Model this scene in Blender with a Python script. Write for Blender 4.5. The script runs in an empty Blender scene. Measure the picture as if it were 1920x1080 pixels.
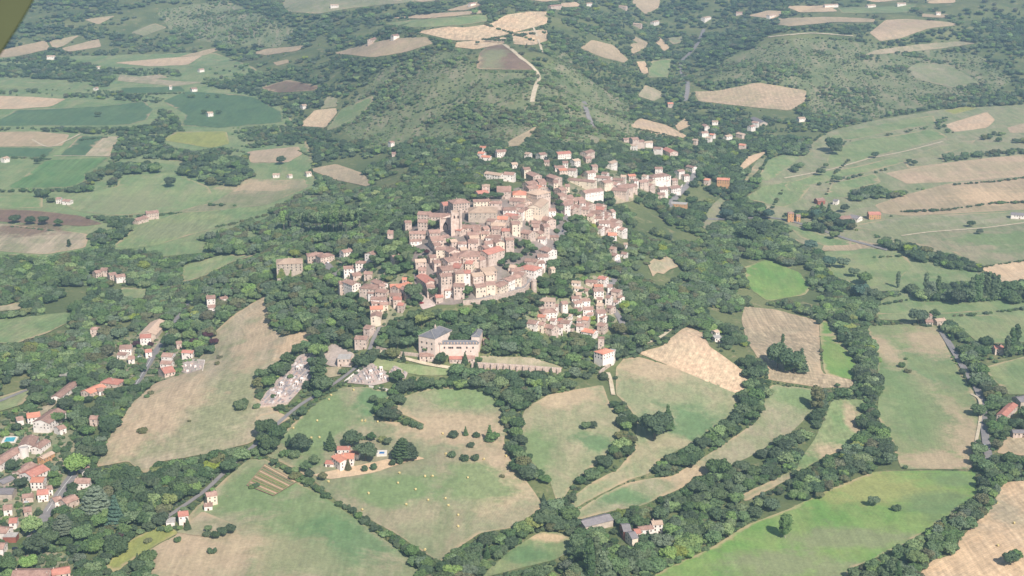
import bpy, bmesh, math, random
import numpy as np
from mathutils import Vector, Matrix
from mathutils.geometry import delaunay_2d_cdt
rnd = random.Random(7)
nr = np.random.RandomState(11)
PI = math.pi
scene = bpy.context.scene
COL = scene.collection

# ------------------------------------------------------------------ camera
CAMZ = 548.0; F = 2800.0; PITCH = math.radians(17.0)
FWD = np.array([0, math.cos(PITCH), -math.sin(PITCH)])
UPV = np.array([0, math.sin(PITCH), math.cos(PITCH)])
RGT = np.array([1.0, 0, 0])
CAM = np.array([0, 0, CAMZ])
cd = bpy.data.cameras.new('camera'); cam = bpy.data.objects.new('camera', cd); COL.objects.link(cam)
cam.location = (0, 0, CAMZ); cam.rotation_euler = (PI/2 - PITCH, 0, 0)
cd.sensor_width = 36; cd.lens = 36*F/1920; cd.clip_start = 0.5; cd.clip_end = 30000
scene.camera = cam
cd.dof.use_dof = True; cd.dof.focus_distance = 1600; cd.dof.aperture_fstop = 6.0

def rays(px, py):
    px = np.asarray(px, float); py = np.asarray(py, float)
    u = (px-960)/F; v = (540-py)/F
    d = FWD[None, :] + u[:, None]*RGT + v[:, None]*UPV
    return d/np.linalg.norm(d, axis=1)[:, None]

def project(P):
    P = np.asarray(P, float).reshape(-1, 3) - CAM
    z = P@FWD; z = np.where(z < 1, 1, z)
    return 960 + F*(P@RGT)/z, 540 - F*(P@UPV)/z, z

# ------------------------------------------------------------------ terrain: real ground heights, fitted to where the slopes stand
CP = """0 1080 5,400 1080 12,800 1080 10,1200 1080 5,1600 1080 3,1920 1080 8,0 1300 5,600 1300 10,1200 1300 3,1920 1300 8
-300 1000 5,-300 600 0,-300 300 0,-300 100 20,2200 1000 10,2200 700 12,2200 400 25,2200 200 30,0 950 5,0 800 5,0 650 2,130 900 6
280 680 5,200 600 0,0 500 0,230 850 12,420 700 30,470 590 35,550 640 42,330 960 10,480 830 22,560 760 32,640 700 46,700 640 60
540 700 38,690 700 52,700 900 22,900 900 22,850 780 33,620 780 32,700 1000 14,1000 960 12,1070 820 28,1060 740 40,1250 700 36
1300 640 46,1450 650 20,1250 800 23,1150 930 11,830 1050 5,1200 1010 4,1350 940 3,1600 800 2,1650 600 2,1550 480 3,1400 430 5
1330 400 8,1700 720 4,1850 800 6,1800 950 3,1500 980 3,1850 1000 10,1750 560 4,1850 620 8,1700 480 6,1800 430 12,1920 420 14
1750 360 10,1900 320 16,1650 320 10,1600 270 12,1500 300 8,1480 350 6,1700 240 16,1850 225 26
790 420 114,850 400 127,900 400 130,1000 360 127,850 480 116,930 470 112,850 545 96,930 560 94,1020 500 91,1060 410 98,1035 340 105,780 560 88
730 440 92,1160 500 58,1170 420 60,1080 590 60,1130 540 63,1000 600 68,850 650 66,850 600 80,850 720 45,900 700 50,1000 690 52,1130 690 40,720 600 78
700 560 84,650 510 80,540 500 64,580 480 74,600 430 30,640 350 10,700 380 38,500 450 15,450 500 12,1100 340 88,1200 350 55,1290 350 25,1250 385 30
1000 280 75,900 290 75,1150 260 62,1100 250 78,1300 260 38,1200 270 52,1350 240 16,1200 450 50,1250 480 42,1330 520 22,1250 560 38,1380 560 12
1200 640 45,1170 600 50,1350 630 22,1000 235 90,1000 190 110,1000 110 138,950 60 148,950 20 158,870 80 142,900 130 130,850 200 85,850 260 55,750 250 40
700 290 22,650 200 32,700 130 82,600 230 5,550 160 22,700 95 102,640 60 80,1050 240 84,1050 170 116,1100 190 84,1120 130 88,1180 180 46,1200 130 42
1220 90 46,1150 60 96,1200 20 92,1400 190 28,1400 230 14,1400 130 66,1450 60 104,1500 10 112,1600 50 108,1600 130 58,1700 60 100,1550 200 22,1700 160 38
1750 100 66,1850 100 70,1850 170 36,1900 30 108,1800 200 28,1280 110 34,1270 150 24,1250 60 52,1310 80 46,100 40 55,100 90 10,250 60 28,400 30 56
550 30 84,550 80 44,300 0 84,0 0 78,600 0 106,800 10 132,1100 0 126,1300 0 108,1700 0 122,1900 0 128,750 40 108,350 130 3,450 105 8,200 200 0
100 150 2,400 250 0,400 330 0,100 350 0,300 450 0,300 560 1"""
cps = np.array([[float(v) for v in t.split()] for ln in CP.split('\n') for t in ln.split(',')])
dd = rays(cps[:, 0], cps[:, 1]); tt = (cps[:, 2]-CAMZ)/dd[:, 2]
KP = np.c_[dd[:, 0]*tt, dd[:, 1]*tt]; KZ = cps[:, 2]
far = np.array([[-3500, 5200, 110], [-1500, 5600, 130], [500, 5600, 150], [2500, 5400, 150], [4500, 4500, 120], [-5000, 3000, 60], [4500, 2000, 60], [-4000, 1000, 10], [4000, 600, 20], [0, 0, 5], [-2500, 0, 5], [2500, 0, 5],
                [-4000, 9000, 110], [0, 9000, 140], [4000, 9000, 130]], float)
KP = np.r_[KP, far[:, :2]]; KZ = np.r_[KZ, far[:, 2]]
CC = 90.0
def kern(A, B): return np.sqrt(((A[:, None, :]-B[None, :, :])**2).sum(2)+CC*CC)
nK = len(KP)
M = np.zeros((nK+1, nK+1)); M[:nK, :nK] = kern(KP, KP)+np.eye(nK)*(-1.5); M[:nK, nK] = 1; M[nK, :nK] = 1
W_ = np.linalg.solve(M, np.r_[KZ, 0])
def axis(lo, hi, step, lo2, hi2):
    a = list(np.arange(lo, hi+1e-6, step)); s = step
    x = lo; pre = []
    while x > lo2: s *= 1.25; x -= s; pre.append(x)
    x = hi; s = step; post = []
    while x < hi2: s *= 1.25; x += s; post.append(x)
    return np.array(pre[::-1]+a+post)
XS = axis(-1700, 1750, 11, -9000, 9000); YS = axis(850, 4500, 11, -800, 13000)
GX, GY = np.meshgrid(XS, YS)
flat = np.c_[GX.ravel(), GY.ravel()]
Z = np.empty(len(flat))
for i in range(0, len(flat), 20000):
    Z[i:i+20000] = kern(flat[i:i+20000], KP)@W_[:nK]+W_[nK]
def vnoise(x, y, seed):
    r = np.random.RandomState(seed).rand(257, 257)
    xi = np.floor(x).astype(int); yi = np.floor(y).astype(int); fx = x-xi; fy = y-yi
    fx = fx*fx*(3-2*fx); fy = fy*fy*(3-2*fy)
    a = r[yi % 256, xi % 256]; b = r[yi % 256, (xi+1) % 256]; c = r[(yi+1) % 256, xi % 256]; d = r[(yi+1) % 256, (xi+1) % 256]
    return (a*(1-fx)+b*fx)*(1-fy)+(c*(1-fx)+d*fx)*fy
def fbm(x, y, s, seed, o=4):
    v = 0; a = .5; t = 0
    for k in range(o):
        v = v+a*vnoise(x/s*2**k+17.3*k, y/s*2**k+9.1*k, seed+k); t += a; a *= .5
    return v/t
Z = Z.reshape(GX.shape)
Z = np.clip(Z, -4, 190)
amp = np.clip((Z-25)/80, 0, 1)*np.clip((GY-2150)/700, 0, 1)
Z = Z+(fbm(GX, GY, 240, 3)-.5)*52*amp+(fbm(GX, GY, 90, 5)-.5)*3.0*np.clip((Z-15)/60, 0, 1)*np.clip((GY-1900)/200, 0, 1)
def hgt(x, y):
    x = np.asarray(x, float); y = np.asarray(y, float)
    i = np.clip(np.searchsorted(XS, x)-1, 0, len(XS)-2); j = np.clip(np.searchsorted(YS, y)-1, 0, len(YS)-2)
    fx = np.clip((x-XS[i])/(XS[i+1]-XS[i]), 0, 1); fy = np.clip((y-YS[j])/(YS[j+1]-YS[j]), 0, 1)
    return (Z[j, i]*(1-fx)+Z[j, i+1]*fx)*(1-fy)+(Z[j+1, i]*(1-fx)+Z[j+1, i+1]*fx)*fy
def hit(px, py):
    px = np.atleast_1d(np.asarray(px, float)); py = np.atleast_1d(np.asarray(py, float))
    d = rays(px, py); out = np.zeros((len(px), 3))
    ts = np.arange(700, 9000, 7.0)
    for s in range(0, len(px), 400):
        D = d[s:s+400]
        X = D[:, 0:1]*ts; Y = D[:, 1:2]*ts; ZZ = CAMZ+D[:, 2:3]*ts
        below = ZZ < hgt(X, Y)
        k = np.where(below.any(1), below.argmax(1), len(ts)-1)
        k = np.maximum(k, 1)
        lo = ts[k-1].copy(); hi = ts[k].copy()
        for _ in range(9):
            m = (lo+hi)/2; b = CAMZ+D[:, 2]*m < hgt(D[:, 0]*m, D[:, 1]*m)
            hi = np.where(b, m, hi); lo = np.where(b, lo, m)
        out[s:s+400] = np.c_[D[:, 0]*hi, D[:, 1]*hi, CAMZ+D[:, 2]*hi]
    return out
def hit1(x, y): return hit([x], [y])[0]
def scale_at(P): return F/float((np.asarray(P)-CAM)@FWD)   # photo pixels per metre

# ------------------------------------------------------------------ materials
def srgb(r, g, b):
    f = lambda c: (c/12.92 if c <= .04045 else ((c+.055)/1.055)**2.4)
    return (f(r/255), f(g/255), f(b/255), 1)
class NT:
    def __init__(s, name):
        s.m = bpy.data.materials.new(name); s.m.use_nodes = True; s.t = s.m.node_tree; s.n = s.t.nodes; s.l = s.t.links
        s.b = s.n['Principled BSDF']; s.b.inputs['Roughness'].default_value = .85
        try: s.b.inputs['Specular IOR Level'].default_value = .25
        except Exception: pass
    def new(s, k, **kw):
        n = s.n.new(k)
        for a, v in kw.items(): setattr(n, a, v)
        return n
    def lk(s, a, b): s.l.new(a, b)
    def pos(s, rot=0.0, sc=(1, 1, 1), local=False):
        m = s.new('ShaderNodeMapping'); m.inputs['Rotation'].default_value = (0, 0, rot); m.inputs['Scale'].default_value = sc
        if local: g = s.new('ShaderNodeTexCoord'); s.lk(g.outputs['Object'], m.inputs[0])
        else: g = s.new('ShaderNodeNewGeometry'); s.lk(g.outputs['Position'], m.inputs[0])
        return m.outputs[0]
    def noise(s, vec, scale, det=4, rough=.55, dist=0.0):
        n = s.new('ShaderNodeTexNoise'); n.inputs['Scale'].default_value = scale; n.inputs['Detail'].default_value = det
        n.inputs['Roughness'].default_value = rough; n.inputs['Distortion'].default_value = dist; s.lk(vec, n.inputs['Vector']); return n.outputs['Fac']
    def rng(s, v, a, b, c=0.0, d=1.0):
        n = s.new('ShaderNodeMapRange'); s.lk(v, n.inputs[0]); n.inputs[1].default_value = a; n.inputs[2].default_value = b
        n.inputs[3].default_value = c; n.inputs[4].default_value = d; return n.outputs[0]
    def math(s, op, a, b):
        n = s.new('ShaderNodeMath', operation=op)
        for i, v in enumerate((a, b)):
            if isinstance(v, (int, float)): n.inputs[i].default_value = v
            else: s.lk(v, n.inputs[i])
        return n.outputs[0]
    def mix(s, f, a, b, mode='MIX'):
        n = s.new('ShaderNodeMix', data_type='RGBA', blend_type=mode)
        for sock, v in ((n.inputs[0], f), (n.inputs[6], a), (n.inputs[7], b)):
            if isinstance(v, (int, float)): sock.default_value = v
            elif isinstance(v, tuple): sock.default_value = v
            else: s.lk(v, sock)
        return n.outputs[2]
    def out(s, c, rough=None):
        s.lk(c, s.b.inputs['Base Color'])
        if rough is not None: s.b.inputs['Roughness'].default_value = rough
        return s.m
    def grey(s, v):
        n = s.new('ShaderNodeCombineColor'); [s.lk(v, n.inputs[i]) for i in range(3)]; return n.outputs[0]

BLOBW = []   # real patches of other growth: world x, y, radii, colour
def field_mat(name, a, b, c, ang=0.0, stripe=.12, period=9.0, edge=None, big=70.0, patch=.5, blobs=()):
    t = NT(name); p = t.pos()
    mp = t.pos(ang, (1/2.6, 1/90, 1)); mp2 = t.pos(ang, (1, .22, 1)); mp3 = t.pos(ang, (1/9, 1/160, 1))
    n1 = t.noise(p, 1/big, 6, .6, .6); n2 = t.noise(mp2, 1/22, 6, .68, .4); n3 = t.noise(p, .35, 3, .7); n4 = t.noise(p, 1/16, 5, .7)
    col = t.mix(t.rng(n1, .42, .60), a, b)
    col = t.mix(t.rng(n2, .48, .66, 0, patch), col, c)
    for (bx_, by_, rx_, ry_, bc) in blobs:
        m = t.new('ShaderNodeMapping'); g = t.new('ShaderNodeNewGeometry'); t.lk(g.outputs['Position'], m.inputs[0])
        m.inputs['Scale'].default_value = (1/rx_, 1/ry_, 0); m.inputs['Location'].default_value = (-bx_/rx_, -by_/ry_, 0)
        ln = t.new('ShaderNodeVectorMath', operation='LENGTH'); t.lk(m.outputs[0], ln.inputs[0])
        v = t.math('ADD', ln.outputs['Value'], t.math('ADD', t.rng(n1, .3, .7, -.45, .45), t.rng(n4, .3, .7, -.35, .35)))
        col = t.mix(t.rng(v, .55, 1.15, .82, 0), col, bc)
    s1 = t.noise(mp, 1.0, 2, .5); s2 = t.noise(mp3, 1.0, 2, .5)
    sv = t.math('MULTIPLY', t.rng(s1, .3, .7, 1-stripe, 1+stripe), t.rng(s2, .3, .7, 1-stripe*.8, 1+stripe*.8))
    if stripe > .1:
        w = t.new('ShaderNodeTexWave', wave_type='BANDS', bands_direction='X'); w.inputs['Scale'].default_value = .314/period
        w.inputs['Distortion'].default_value = 1.5; w.inputs['Detail'].default_value = 3; w.inputs['Detail Scale'].default_value = .3
        t.lk(t.pos(ang), w.inputs['Vector']); sv = t.math('MULTIPLY', sv, t.rng(w.outputs['Fac'], 0, 1, 1-stripe*.35, 1+stripe*.3))
    if 0 < stripe:
        w = t.new('ShaderNodeTexWave', wave_type='BANDS', bands_direction='X'); w.inputs['Scale'].default_value = .314/2.6*(period/9)**-.5
        w.inputs['Distortion'].default_value = .9; w.inputs['Detail'].default_value = 2; w.inputs['Detail Scale'].default_value = .06
        t.lk(t.pos(ang+.02), w.inputs['Vector'])
        br = t.rng(t.noise(p, 1/35, 3, .6), .42, .58); ln = t.math('MULTIPLY', t.rng(w.outputs['Fac'], .86, .98), br)
        sv = t.math('MULTIPLY', sv, t.rng(ln, 0, 1, 1.0, .90 if stripe < .12 else .84))
    n5 = t.noise(t.pos(ang, (1, .5, 1)), 1/7, 4, .75)
    sv = t.math('MULTIPLY', sv, t.rng(n5, .35, .68, .90, 1.08))
    sv = t.math('MULTIPLY', sv, t.rng(n3, .25, .75, .80, 1.20))
    sv = t.math('MULTIPLY', sv, t.rng(n4, .3, .7, .93, 1.07))
    col = t.mix(1.0, col, t.grey(sv), 'MULTIPLY')
    at = t.new('ShaderNodeAttribute', attribute_name='edge')
    e = edge or srgb(192, 166, 134)
    ev = t.math('ADD', at.outputs['Fac'], t.rng(n4, .3, .7, -.3, .5))
    ev = t.math('ADD', ev, t.rng(t.noise(p, 1/110, 3, .5), .38, .58, 0, .8))
    col = t.mix(t.rng(ev, .3, .9, .7, 0), col, e)
    return t.out(col, .95)

def plain(name, c, c2=None, scale=.5, rough=.85, local=False, jitter=0.0, lo=.35, hi=.65, metal=0):
    t = NT(name); p = t.pos(local=local)
    n = t.noise(p, scale, 4, .6)
    col = t.mix(t.rng(n, lo, hi), c, c2 if c2 else tuple(x*.75 for x in c[:3])+(1,))
    if jitter:
        oi = t.new('ShaderNodeObjectInfo')
        col = t.mix(1.0, col, t.grey(t.rng(oi.outputs['Random'], 0, 1, 1-jitter, 1+jitter)), 'MULTIPLY')
    t.b.inputs['Metallic'].default_value = metal
    return t.out(col, rough)

def leaf_mat(name, c, c2, dry=.0):
    t = NT(name); p = t.pos()
    oi = t.new('ShaderNodeObjectInfo'); r = oi.outputs['Random']
    n = t.noise(p, .55, 2, .6)
    col = t.mix(t.rng(n, .35, .65), c, c2)
    h = t.new('ShaderNodeHueSaturation'); t.lk(col, h.inputs['Color'])
    t.lk(t.rng(r, 0, 1, .490, .518), h.inputs['Hue'])
    t.lk(t.rng(t.math('FRACT', t.math('MULTIPLY', r, 7.31), 0), 0, 1, .76, 1.22), h.inputs['Value'])
    t.lk(t.rng(t.math('FRACT', t.math('MULTIPLY', r, 3.7), 0), 0, 1, .75, 1.1), h.inputs['Saturation'])
    return t.out(h.outputs[0], .75)

# ------------------------------------------------------------------ object helpers
def new_mesh(name, verts, faces, mats, midx=None, smooth=False):
    me = bpy.data.meshes.new(name); me.from_pydata([tuple(v) for v in verts], [], [tuple(f) for f in faces])
    for m in (mats if isinstance(mats, (list, tuple)) else [mats]): me.materials.append(m)
    if midx is not None: me.polygons.foreach_set('material_index', np.asarray(midx, dtype=np.int32))
    if smooth: me.polygons.foreach_set('use_smooth', [True]*len(me.polygons))
    me.update(); return me
def obj(name, me, parent=None, loc=None, rz=None, scale=None):
    o = bpy.data.objects.new(name, me); COL.objects.link(o)
    if parent is not None: o.parent = parent
    if loc is not None: o.location = loc
    if rz is not None: o.rotation_euler = (0, 0, rz)
    if scale is not None: o.scale = scale
    return o
def tag(o, label=None, cat=None, group=None, kind=None):
    if label: o['label'] = label
    if cat: o['category'] = cat
    if group: o['group'] = group
    if kind: o['kind'] = kind
    return o
class MB:
    def __init__(s): s.v = []; s.f = []; s.m = []
    def poly(s, pts, m=0):
        b = len(s.v); s.v += [tuple(p) for p in pts]; s.f.append(tuple(range(b, b+len(pts)))); s.m.append(m)
    def box(s, x0, x1, y0, y1, z0, z1, m=0, rot=0, c=(0, 0)):
        P = [(x, y, z) for z in (z0, z1) for x, y in ((x0, y0), (x1, y0), (x1, y1), (x0, y1))]
        if rot:
            ca, sa = math.cos(rot), math.sin(rot); P = [(c[0]+x*ca-y*sa, c[1]+x*sa+y*ca, z) for x, y, z in P]
        b = len(s.v); s.v += P
        for q in ((0, 3, 2, 1), (4, 5, 6, 7), (0, 1, 5, 4), (1, 2, 6, 5), (2, 3, 7, 6), (3, 0, 4, 7)): s.f.append(tuple(b+i for i in q)); s.m.append(m)
    def cyl(s, x, y, z0, z1, r0, r1, n=10, m=0, cap=True):
        b = len(s.v)
        for z, r in ((z0, r0), (z1, r1)):
            for k in range(n): a = 2*PI*k/n; s.v.append((x+r*math.cos(a), y+r*math.sin(a), z))
        for k in range(n): s.f.append((b+k, b+(k+1) % n, b+n+(k+1) % n, b+n+k)); s.m.append(m)
        if cap: s.f.append(tuple(b+n+k for k in range(n))); s.m.append(m)
    def tube(s, p, q, r0, r1, n=6, m=0):
        p = Vector(p); q = Vector(q); d = (q-p); a = d.orthogonal().normalized(); c = d.cross(a).normalized(); b = len(s.v)
        for o, r in ((p, r0), (q, r1)):
            for k in range(n): t = 2*PI*k/n; s.v.append(tuple(o+a*(r*math.cos(t))+c*(r*math.sin(t))))
        for k in range(n): s.f.append((b+k, b+(k+1) % n, b+n+(k+1) % n, b+n+k)); s.m.append(m)
    def mesh(s, name, mats, smooth=False): return new_mesh(name, s.v, s.f, mats, s.m, smooth)
HAZE = 1.25e-4; SKY = .075; SUN = 5.0; EXPO = 0.34; HCOL = (.48, .69, .97, 1)
# ------------------------------------------------------------------ ground sheet
def ground_material():
    t = NT('woodland_floor'); p = t.pos()
    n1 = t.noise(p, 1/120, 5, .6, .5); n2 = t.noise(p, 1/18, 6, .7, .5); n3 = t.noise(p, .3, 3, .7)
    col = t.mix(t.rng(n1, .4, .62), srgb(92, 104, 66), srgb(120, 124, 82))
    col = t.mix(t.rng(n2, .56, .68, 0, .8), col, srgb(160, 146, 112))
    col = t.mix(t.rng(n3, .5, .7, 0, .7), col, srgb(66, 82, 48))
    return t.out(col, .95)
MG = ground_material()
ny, nx = GX.shape
gv = np.c_[GX.ravel(), GY.ravel(), Z.ravel()]
idx = np.arange(nx*ny).reshape(ny, nx)
q = np.stack([idx[:-1, :-1], idx[:-1, 1:], idx[1:, 1:], idx[1:, :-1]], -1).reshape(-1, 4)
me = bpy.data.meshes.new('ground'); me.vertices.add(len(gv)); me.vertices.foreach_set('co', gv.ravel().astype(np.float32))
me.loops.add(len(q)*4); me.loops.foreach_set('vertex_index', q.ravel().astype(np.int32))
me.polygons.add(len(q)); me.polygons.foreach_set('loop_start', (np.arange(len(q))*4).astype(np.int32))
me.polygons.foreach_set('use_smooth', np.ones(len(q), bool)); me.update(calc_edges=True); me.materials.append(MG)
tag(obj('ground', me), 'green and brown country ground rising into wooded hills', kind='structure')

# ------------------------------------------------------------------ masks in photo pixels (which ground carries what)
MW, MH = 2300, 1240; OX, OY = 190, 80           # margin round the frame
mask = np.zeros((MH, MW), np.uint8)              # 0 wood, 1 open, 2 scrub, 3 village
def rast(poly, val):
    P = np.array(poly, float)+[OX, OY]
    x0, y0 = np.floor(P.min(0)).astype(int); x1, y1 = np.ceil(P.max(0)).astype(int)
    x0, y0 = max(x0, 0), max(y0, 0); x1, y1 = min(x1, MW-1), min(y1, MH-1)
    if x1 <= x0 or y1 <= y0: return
    X, Y = np.meshgrid(np.arange(x0, x1+1)+.5, np.arange(y0, y1+1)+.5)
    ins = np.zeros(X.shape, bool); n = len(P)
    for i in range(n):
        ax, ay = P[i]; bx, by = P[(i+1) % n]
        if ay == by: continue
        c = ((ay > Y) != (by > Y)) & (X < (bx-ax)*(Y-ay)/(by-ay)+ax)
        ins ^= c
    mask[y0:y1+1, x0:x1+1][ins] = val
def mval(px, py):
    x = np.clip((px+OX).astype(int), 0, MW-1); y = np.clip((py+OY).astype(int), 0, MH-1); return mask[y, x]

def parse(s): return [tuple(float(v) for v in a.split(',')) for a in s.split()]
def densify(P, step, closed=True, wob=0.0):
    out = []; n = len(P)
    for i in range(n if closed else n-1):
        a = P[i]; b = P[(i+1) % n]; d = math.hypot(b[0]-a[0], b[1]-a[1]); k = max(1, int(d/step))
        for j in range(k):
            t = j/k; w = wob if j else 0
            out.append((a[0]+(b[0]-a[0])*t+rnd.uniform(-w, w), a[1]+(b[1]-a[1])*t+rnd.uniform(-w, w)*.5))
    if not closed: out.append(P[-1])
    return out
def smooth_poly(P, it=1):
    for _ in range(it):
        Q = []
        for i in range(len(P)):
            a = P[i]; b = P[(i+1) % len(P)]
            Q += [(a[0]*.93+b[0]*.07, a[1]*.93+b[1]*.07), (a[0]*.07+b[0]*.93, a[1]*.07+b[1]*.93)]
        P = Q
    return P
NSHEET = [0]
def drape(name, px_poly, mat, off, step=10, edge_w=7.0, wob=.8, grid=None, smooth=True):
    if smooth: px_poly = smooth_poly(px_poly)
    P = densify(px_poly, step, True, wob); P = np.array(P)
    W3 = hit(P[:, 0], P[:, 1])[:, :2]
    keep = [0]
    for i in range(1, len(W3)):
        if np.hypot(*(W3[i]-W3[keep[-1]])) > .8: keep.append(i)
    W2 = W3[keep]; n = len(W2)
    if n < 3: return None
    A = 0.5*abs(np.dot(W2[:, 0], np.roll(W2[:, 1], 1))-np.dot(W2[:, 1], np.roll(W2[:, 0], 1)))
    g = grid or max(7.0, min(14.0, math.sqrt(A/60)))
    x0, y0 = W2.min(0); x1, y1 = W2.max(0)
    X, Y = np.meshgrid(np.arange(x0, x1, g), np.arange(y0, y1, g)); X = X.ravel(); Y = Y.ravel()
    a = W2; b = np.roll(W2, -1, 0)
    def inside(X, Y):
        ins = np.zeros(len(X), bool)
        for (ax, ay), (bx, by) in zip(a, b):
            if ay != by: ins ^= ((ay > Y) != (by > Y)) & (X < (bx-ax)*(Y-ay)/(by-ay)+ax)
        return ins
    def dist(X, Y):
        d = np.full(len(X), 1e9)
        for (ax, ay), (bx, by) in zip(a, b):
            ex, ey = bx-ax, by-ay; L = ex*ex+ey*ey+1e-9
            t = np.clip(((X-ax)*ex+(Y-ay)*ey)/L, 0, 1)
            d = np.minimum(d, np.hypot(X-ax-ex*t, Y-ay-ey*t))
        return d
    if len(X):
        i = inside(X, Y); X, Y = X[i], Y[i]
    if len(X):
        d = dist(X, Y); X, Y = X[d > edge_w*.9], Y[d > edge_w*.9]
    e = b-a; nn = np.c_[-e[:, 1], e[:, 0]]/(np.hypot(e[:, 0], e[:, 1])[:, None]+1e-9); m = (a+b)/2
    ring = []
    for s in (1, -1):
        r = m+nn*s*edge_w*.75; i = inside(r[:, 0], r[:, 1]); r = r[i]
        if len(r): r = r[dist(r[:, 0], r[:, 1]) > edge_w*.5]
        if len(r): ring.append(r)
    pts = [W2]+ring+([np.c_[X, Y]] if len(X) else [])
    V = np.concatenate(pts)
    vs, es, fs, *_ = delaunay_2d_cdt([Vector((float(x), float(y))) for x, y in V], [(i, (i+1) % n) for i in range(n)], [], 1, 1e-3)
    vv = np.array([(v.x, v.y) for v in vs])
    if not len(fs): return None
    NSHEET[0] += 1
    zz = hgt(vv[:, 0], vv[:, 1])+off+.004*NSHEET[0]
    me = new_mesh(name, np.c_[vv, zz], fs, mat, smooth=True)
    at = me.attributes.new('edge', 'FLOAT', 'POINT')
    at.data.foreach_set('value', np.clip(dist(vv[:, 0], vv[:, 1])/edge_w, 0, 1).astype(np.float32))
    return obj(name, me)

# colour recipes: two tones, patch tone
C = {
 'G': (srgb(114, 140, 78), srgb(138, 150, 90), srgb(158, 148, 106)),
 'B': (srgb(108, 146, 66), srgb(128, 154, 76), srgb(140, 146, 88)),
 'P': (srgb(140, 144, 96), srgb(158, 148, 110), srgb(120, 134, 82)),
 'T': (srgb(190, 162, 124), srgb(176, 156, 116), srgb(160, 144, 108)),
 'W': (srgb(214, 178, 132), srgb(206, 176, 136), srgb(186, 162, 122)),
 'D': (srgb(80, 110, 72), srgb(90, 118, 76), srgb(102, 122, 80)),
 'M': (srgb(92, 130, 74), srgb(108, 140, 82), srgb(120, 140, 80)),
 'K': (srgb(126, 98, 76), srgb(138, 110, 86), srgb(112, 108, 74)),
 'Y': (srgb(158, 158, 78), srgb(146, 152, 76), srgb(134, 142, 74)),
 'X': (srgb(176, 160, 124), srgb(148, 146, 102), srgb(196, 172, 138)),
 'V': (srgb(150, 132, 120), srgb(130, 116, 106), srgb(112, 114, 84)),
 'R': (srgb(126, 134, 86), srgb(108, 122, 72), srgb(166, 148, 118)),
 'S': (srgb(206, 184, 170), srgb(184, 164, 150), srgb(146, 138, 112)),
 'U': (srgb(150, 144, 104), srgb(128, 132, 86), srgb(190, 168, 144)),
}
KN = {'G': 'meadow', 'B': 'meadow', 'P': 'pasture', 'T': 'stubble_field', 'W': 'wheat_field', 'D': 'crop_field', 'M': 'crop_field', 'K': 'ploughed_field', 'Y': 'sunflower_field', 'X': 'dry_meadow', 'V': 'yard', 'R': 'scrubland', 'U': 'garden_ground', 'S': 'gravel_yard'}
KL = {'G': 'green mown meadow', 'B': 'bright green meadow', 'P': 'dry beige-green pasture', 'T': 'tan stubble field', 'W': 'golden harvested wheat field', 'D': 'dark green maize field', 'M': 'fresh green crop field',
      'K': 'brown ploughed field', 'Y': 'yellow-green field', 'X': 'straw-coloured dry meadow', 'V': 'pale stony yard ground', 'R': 'rocky scrubland slope', 'U': 'mixed garden ground', 'S': 'pale gravel yard'}
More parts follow.
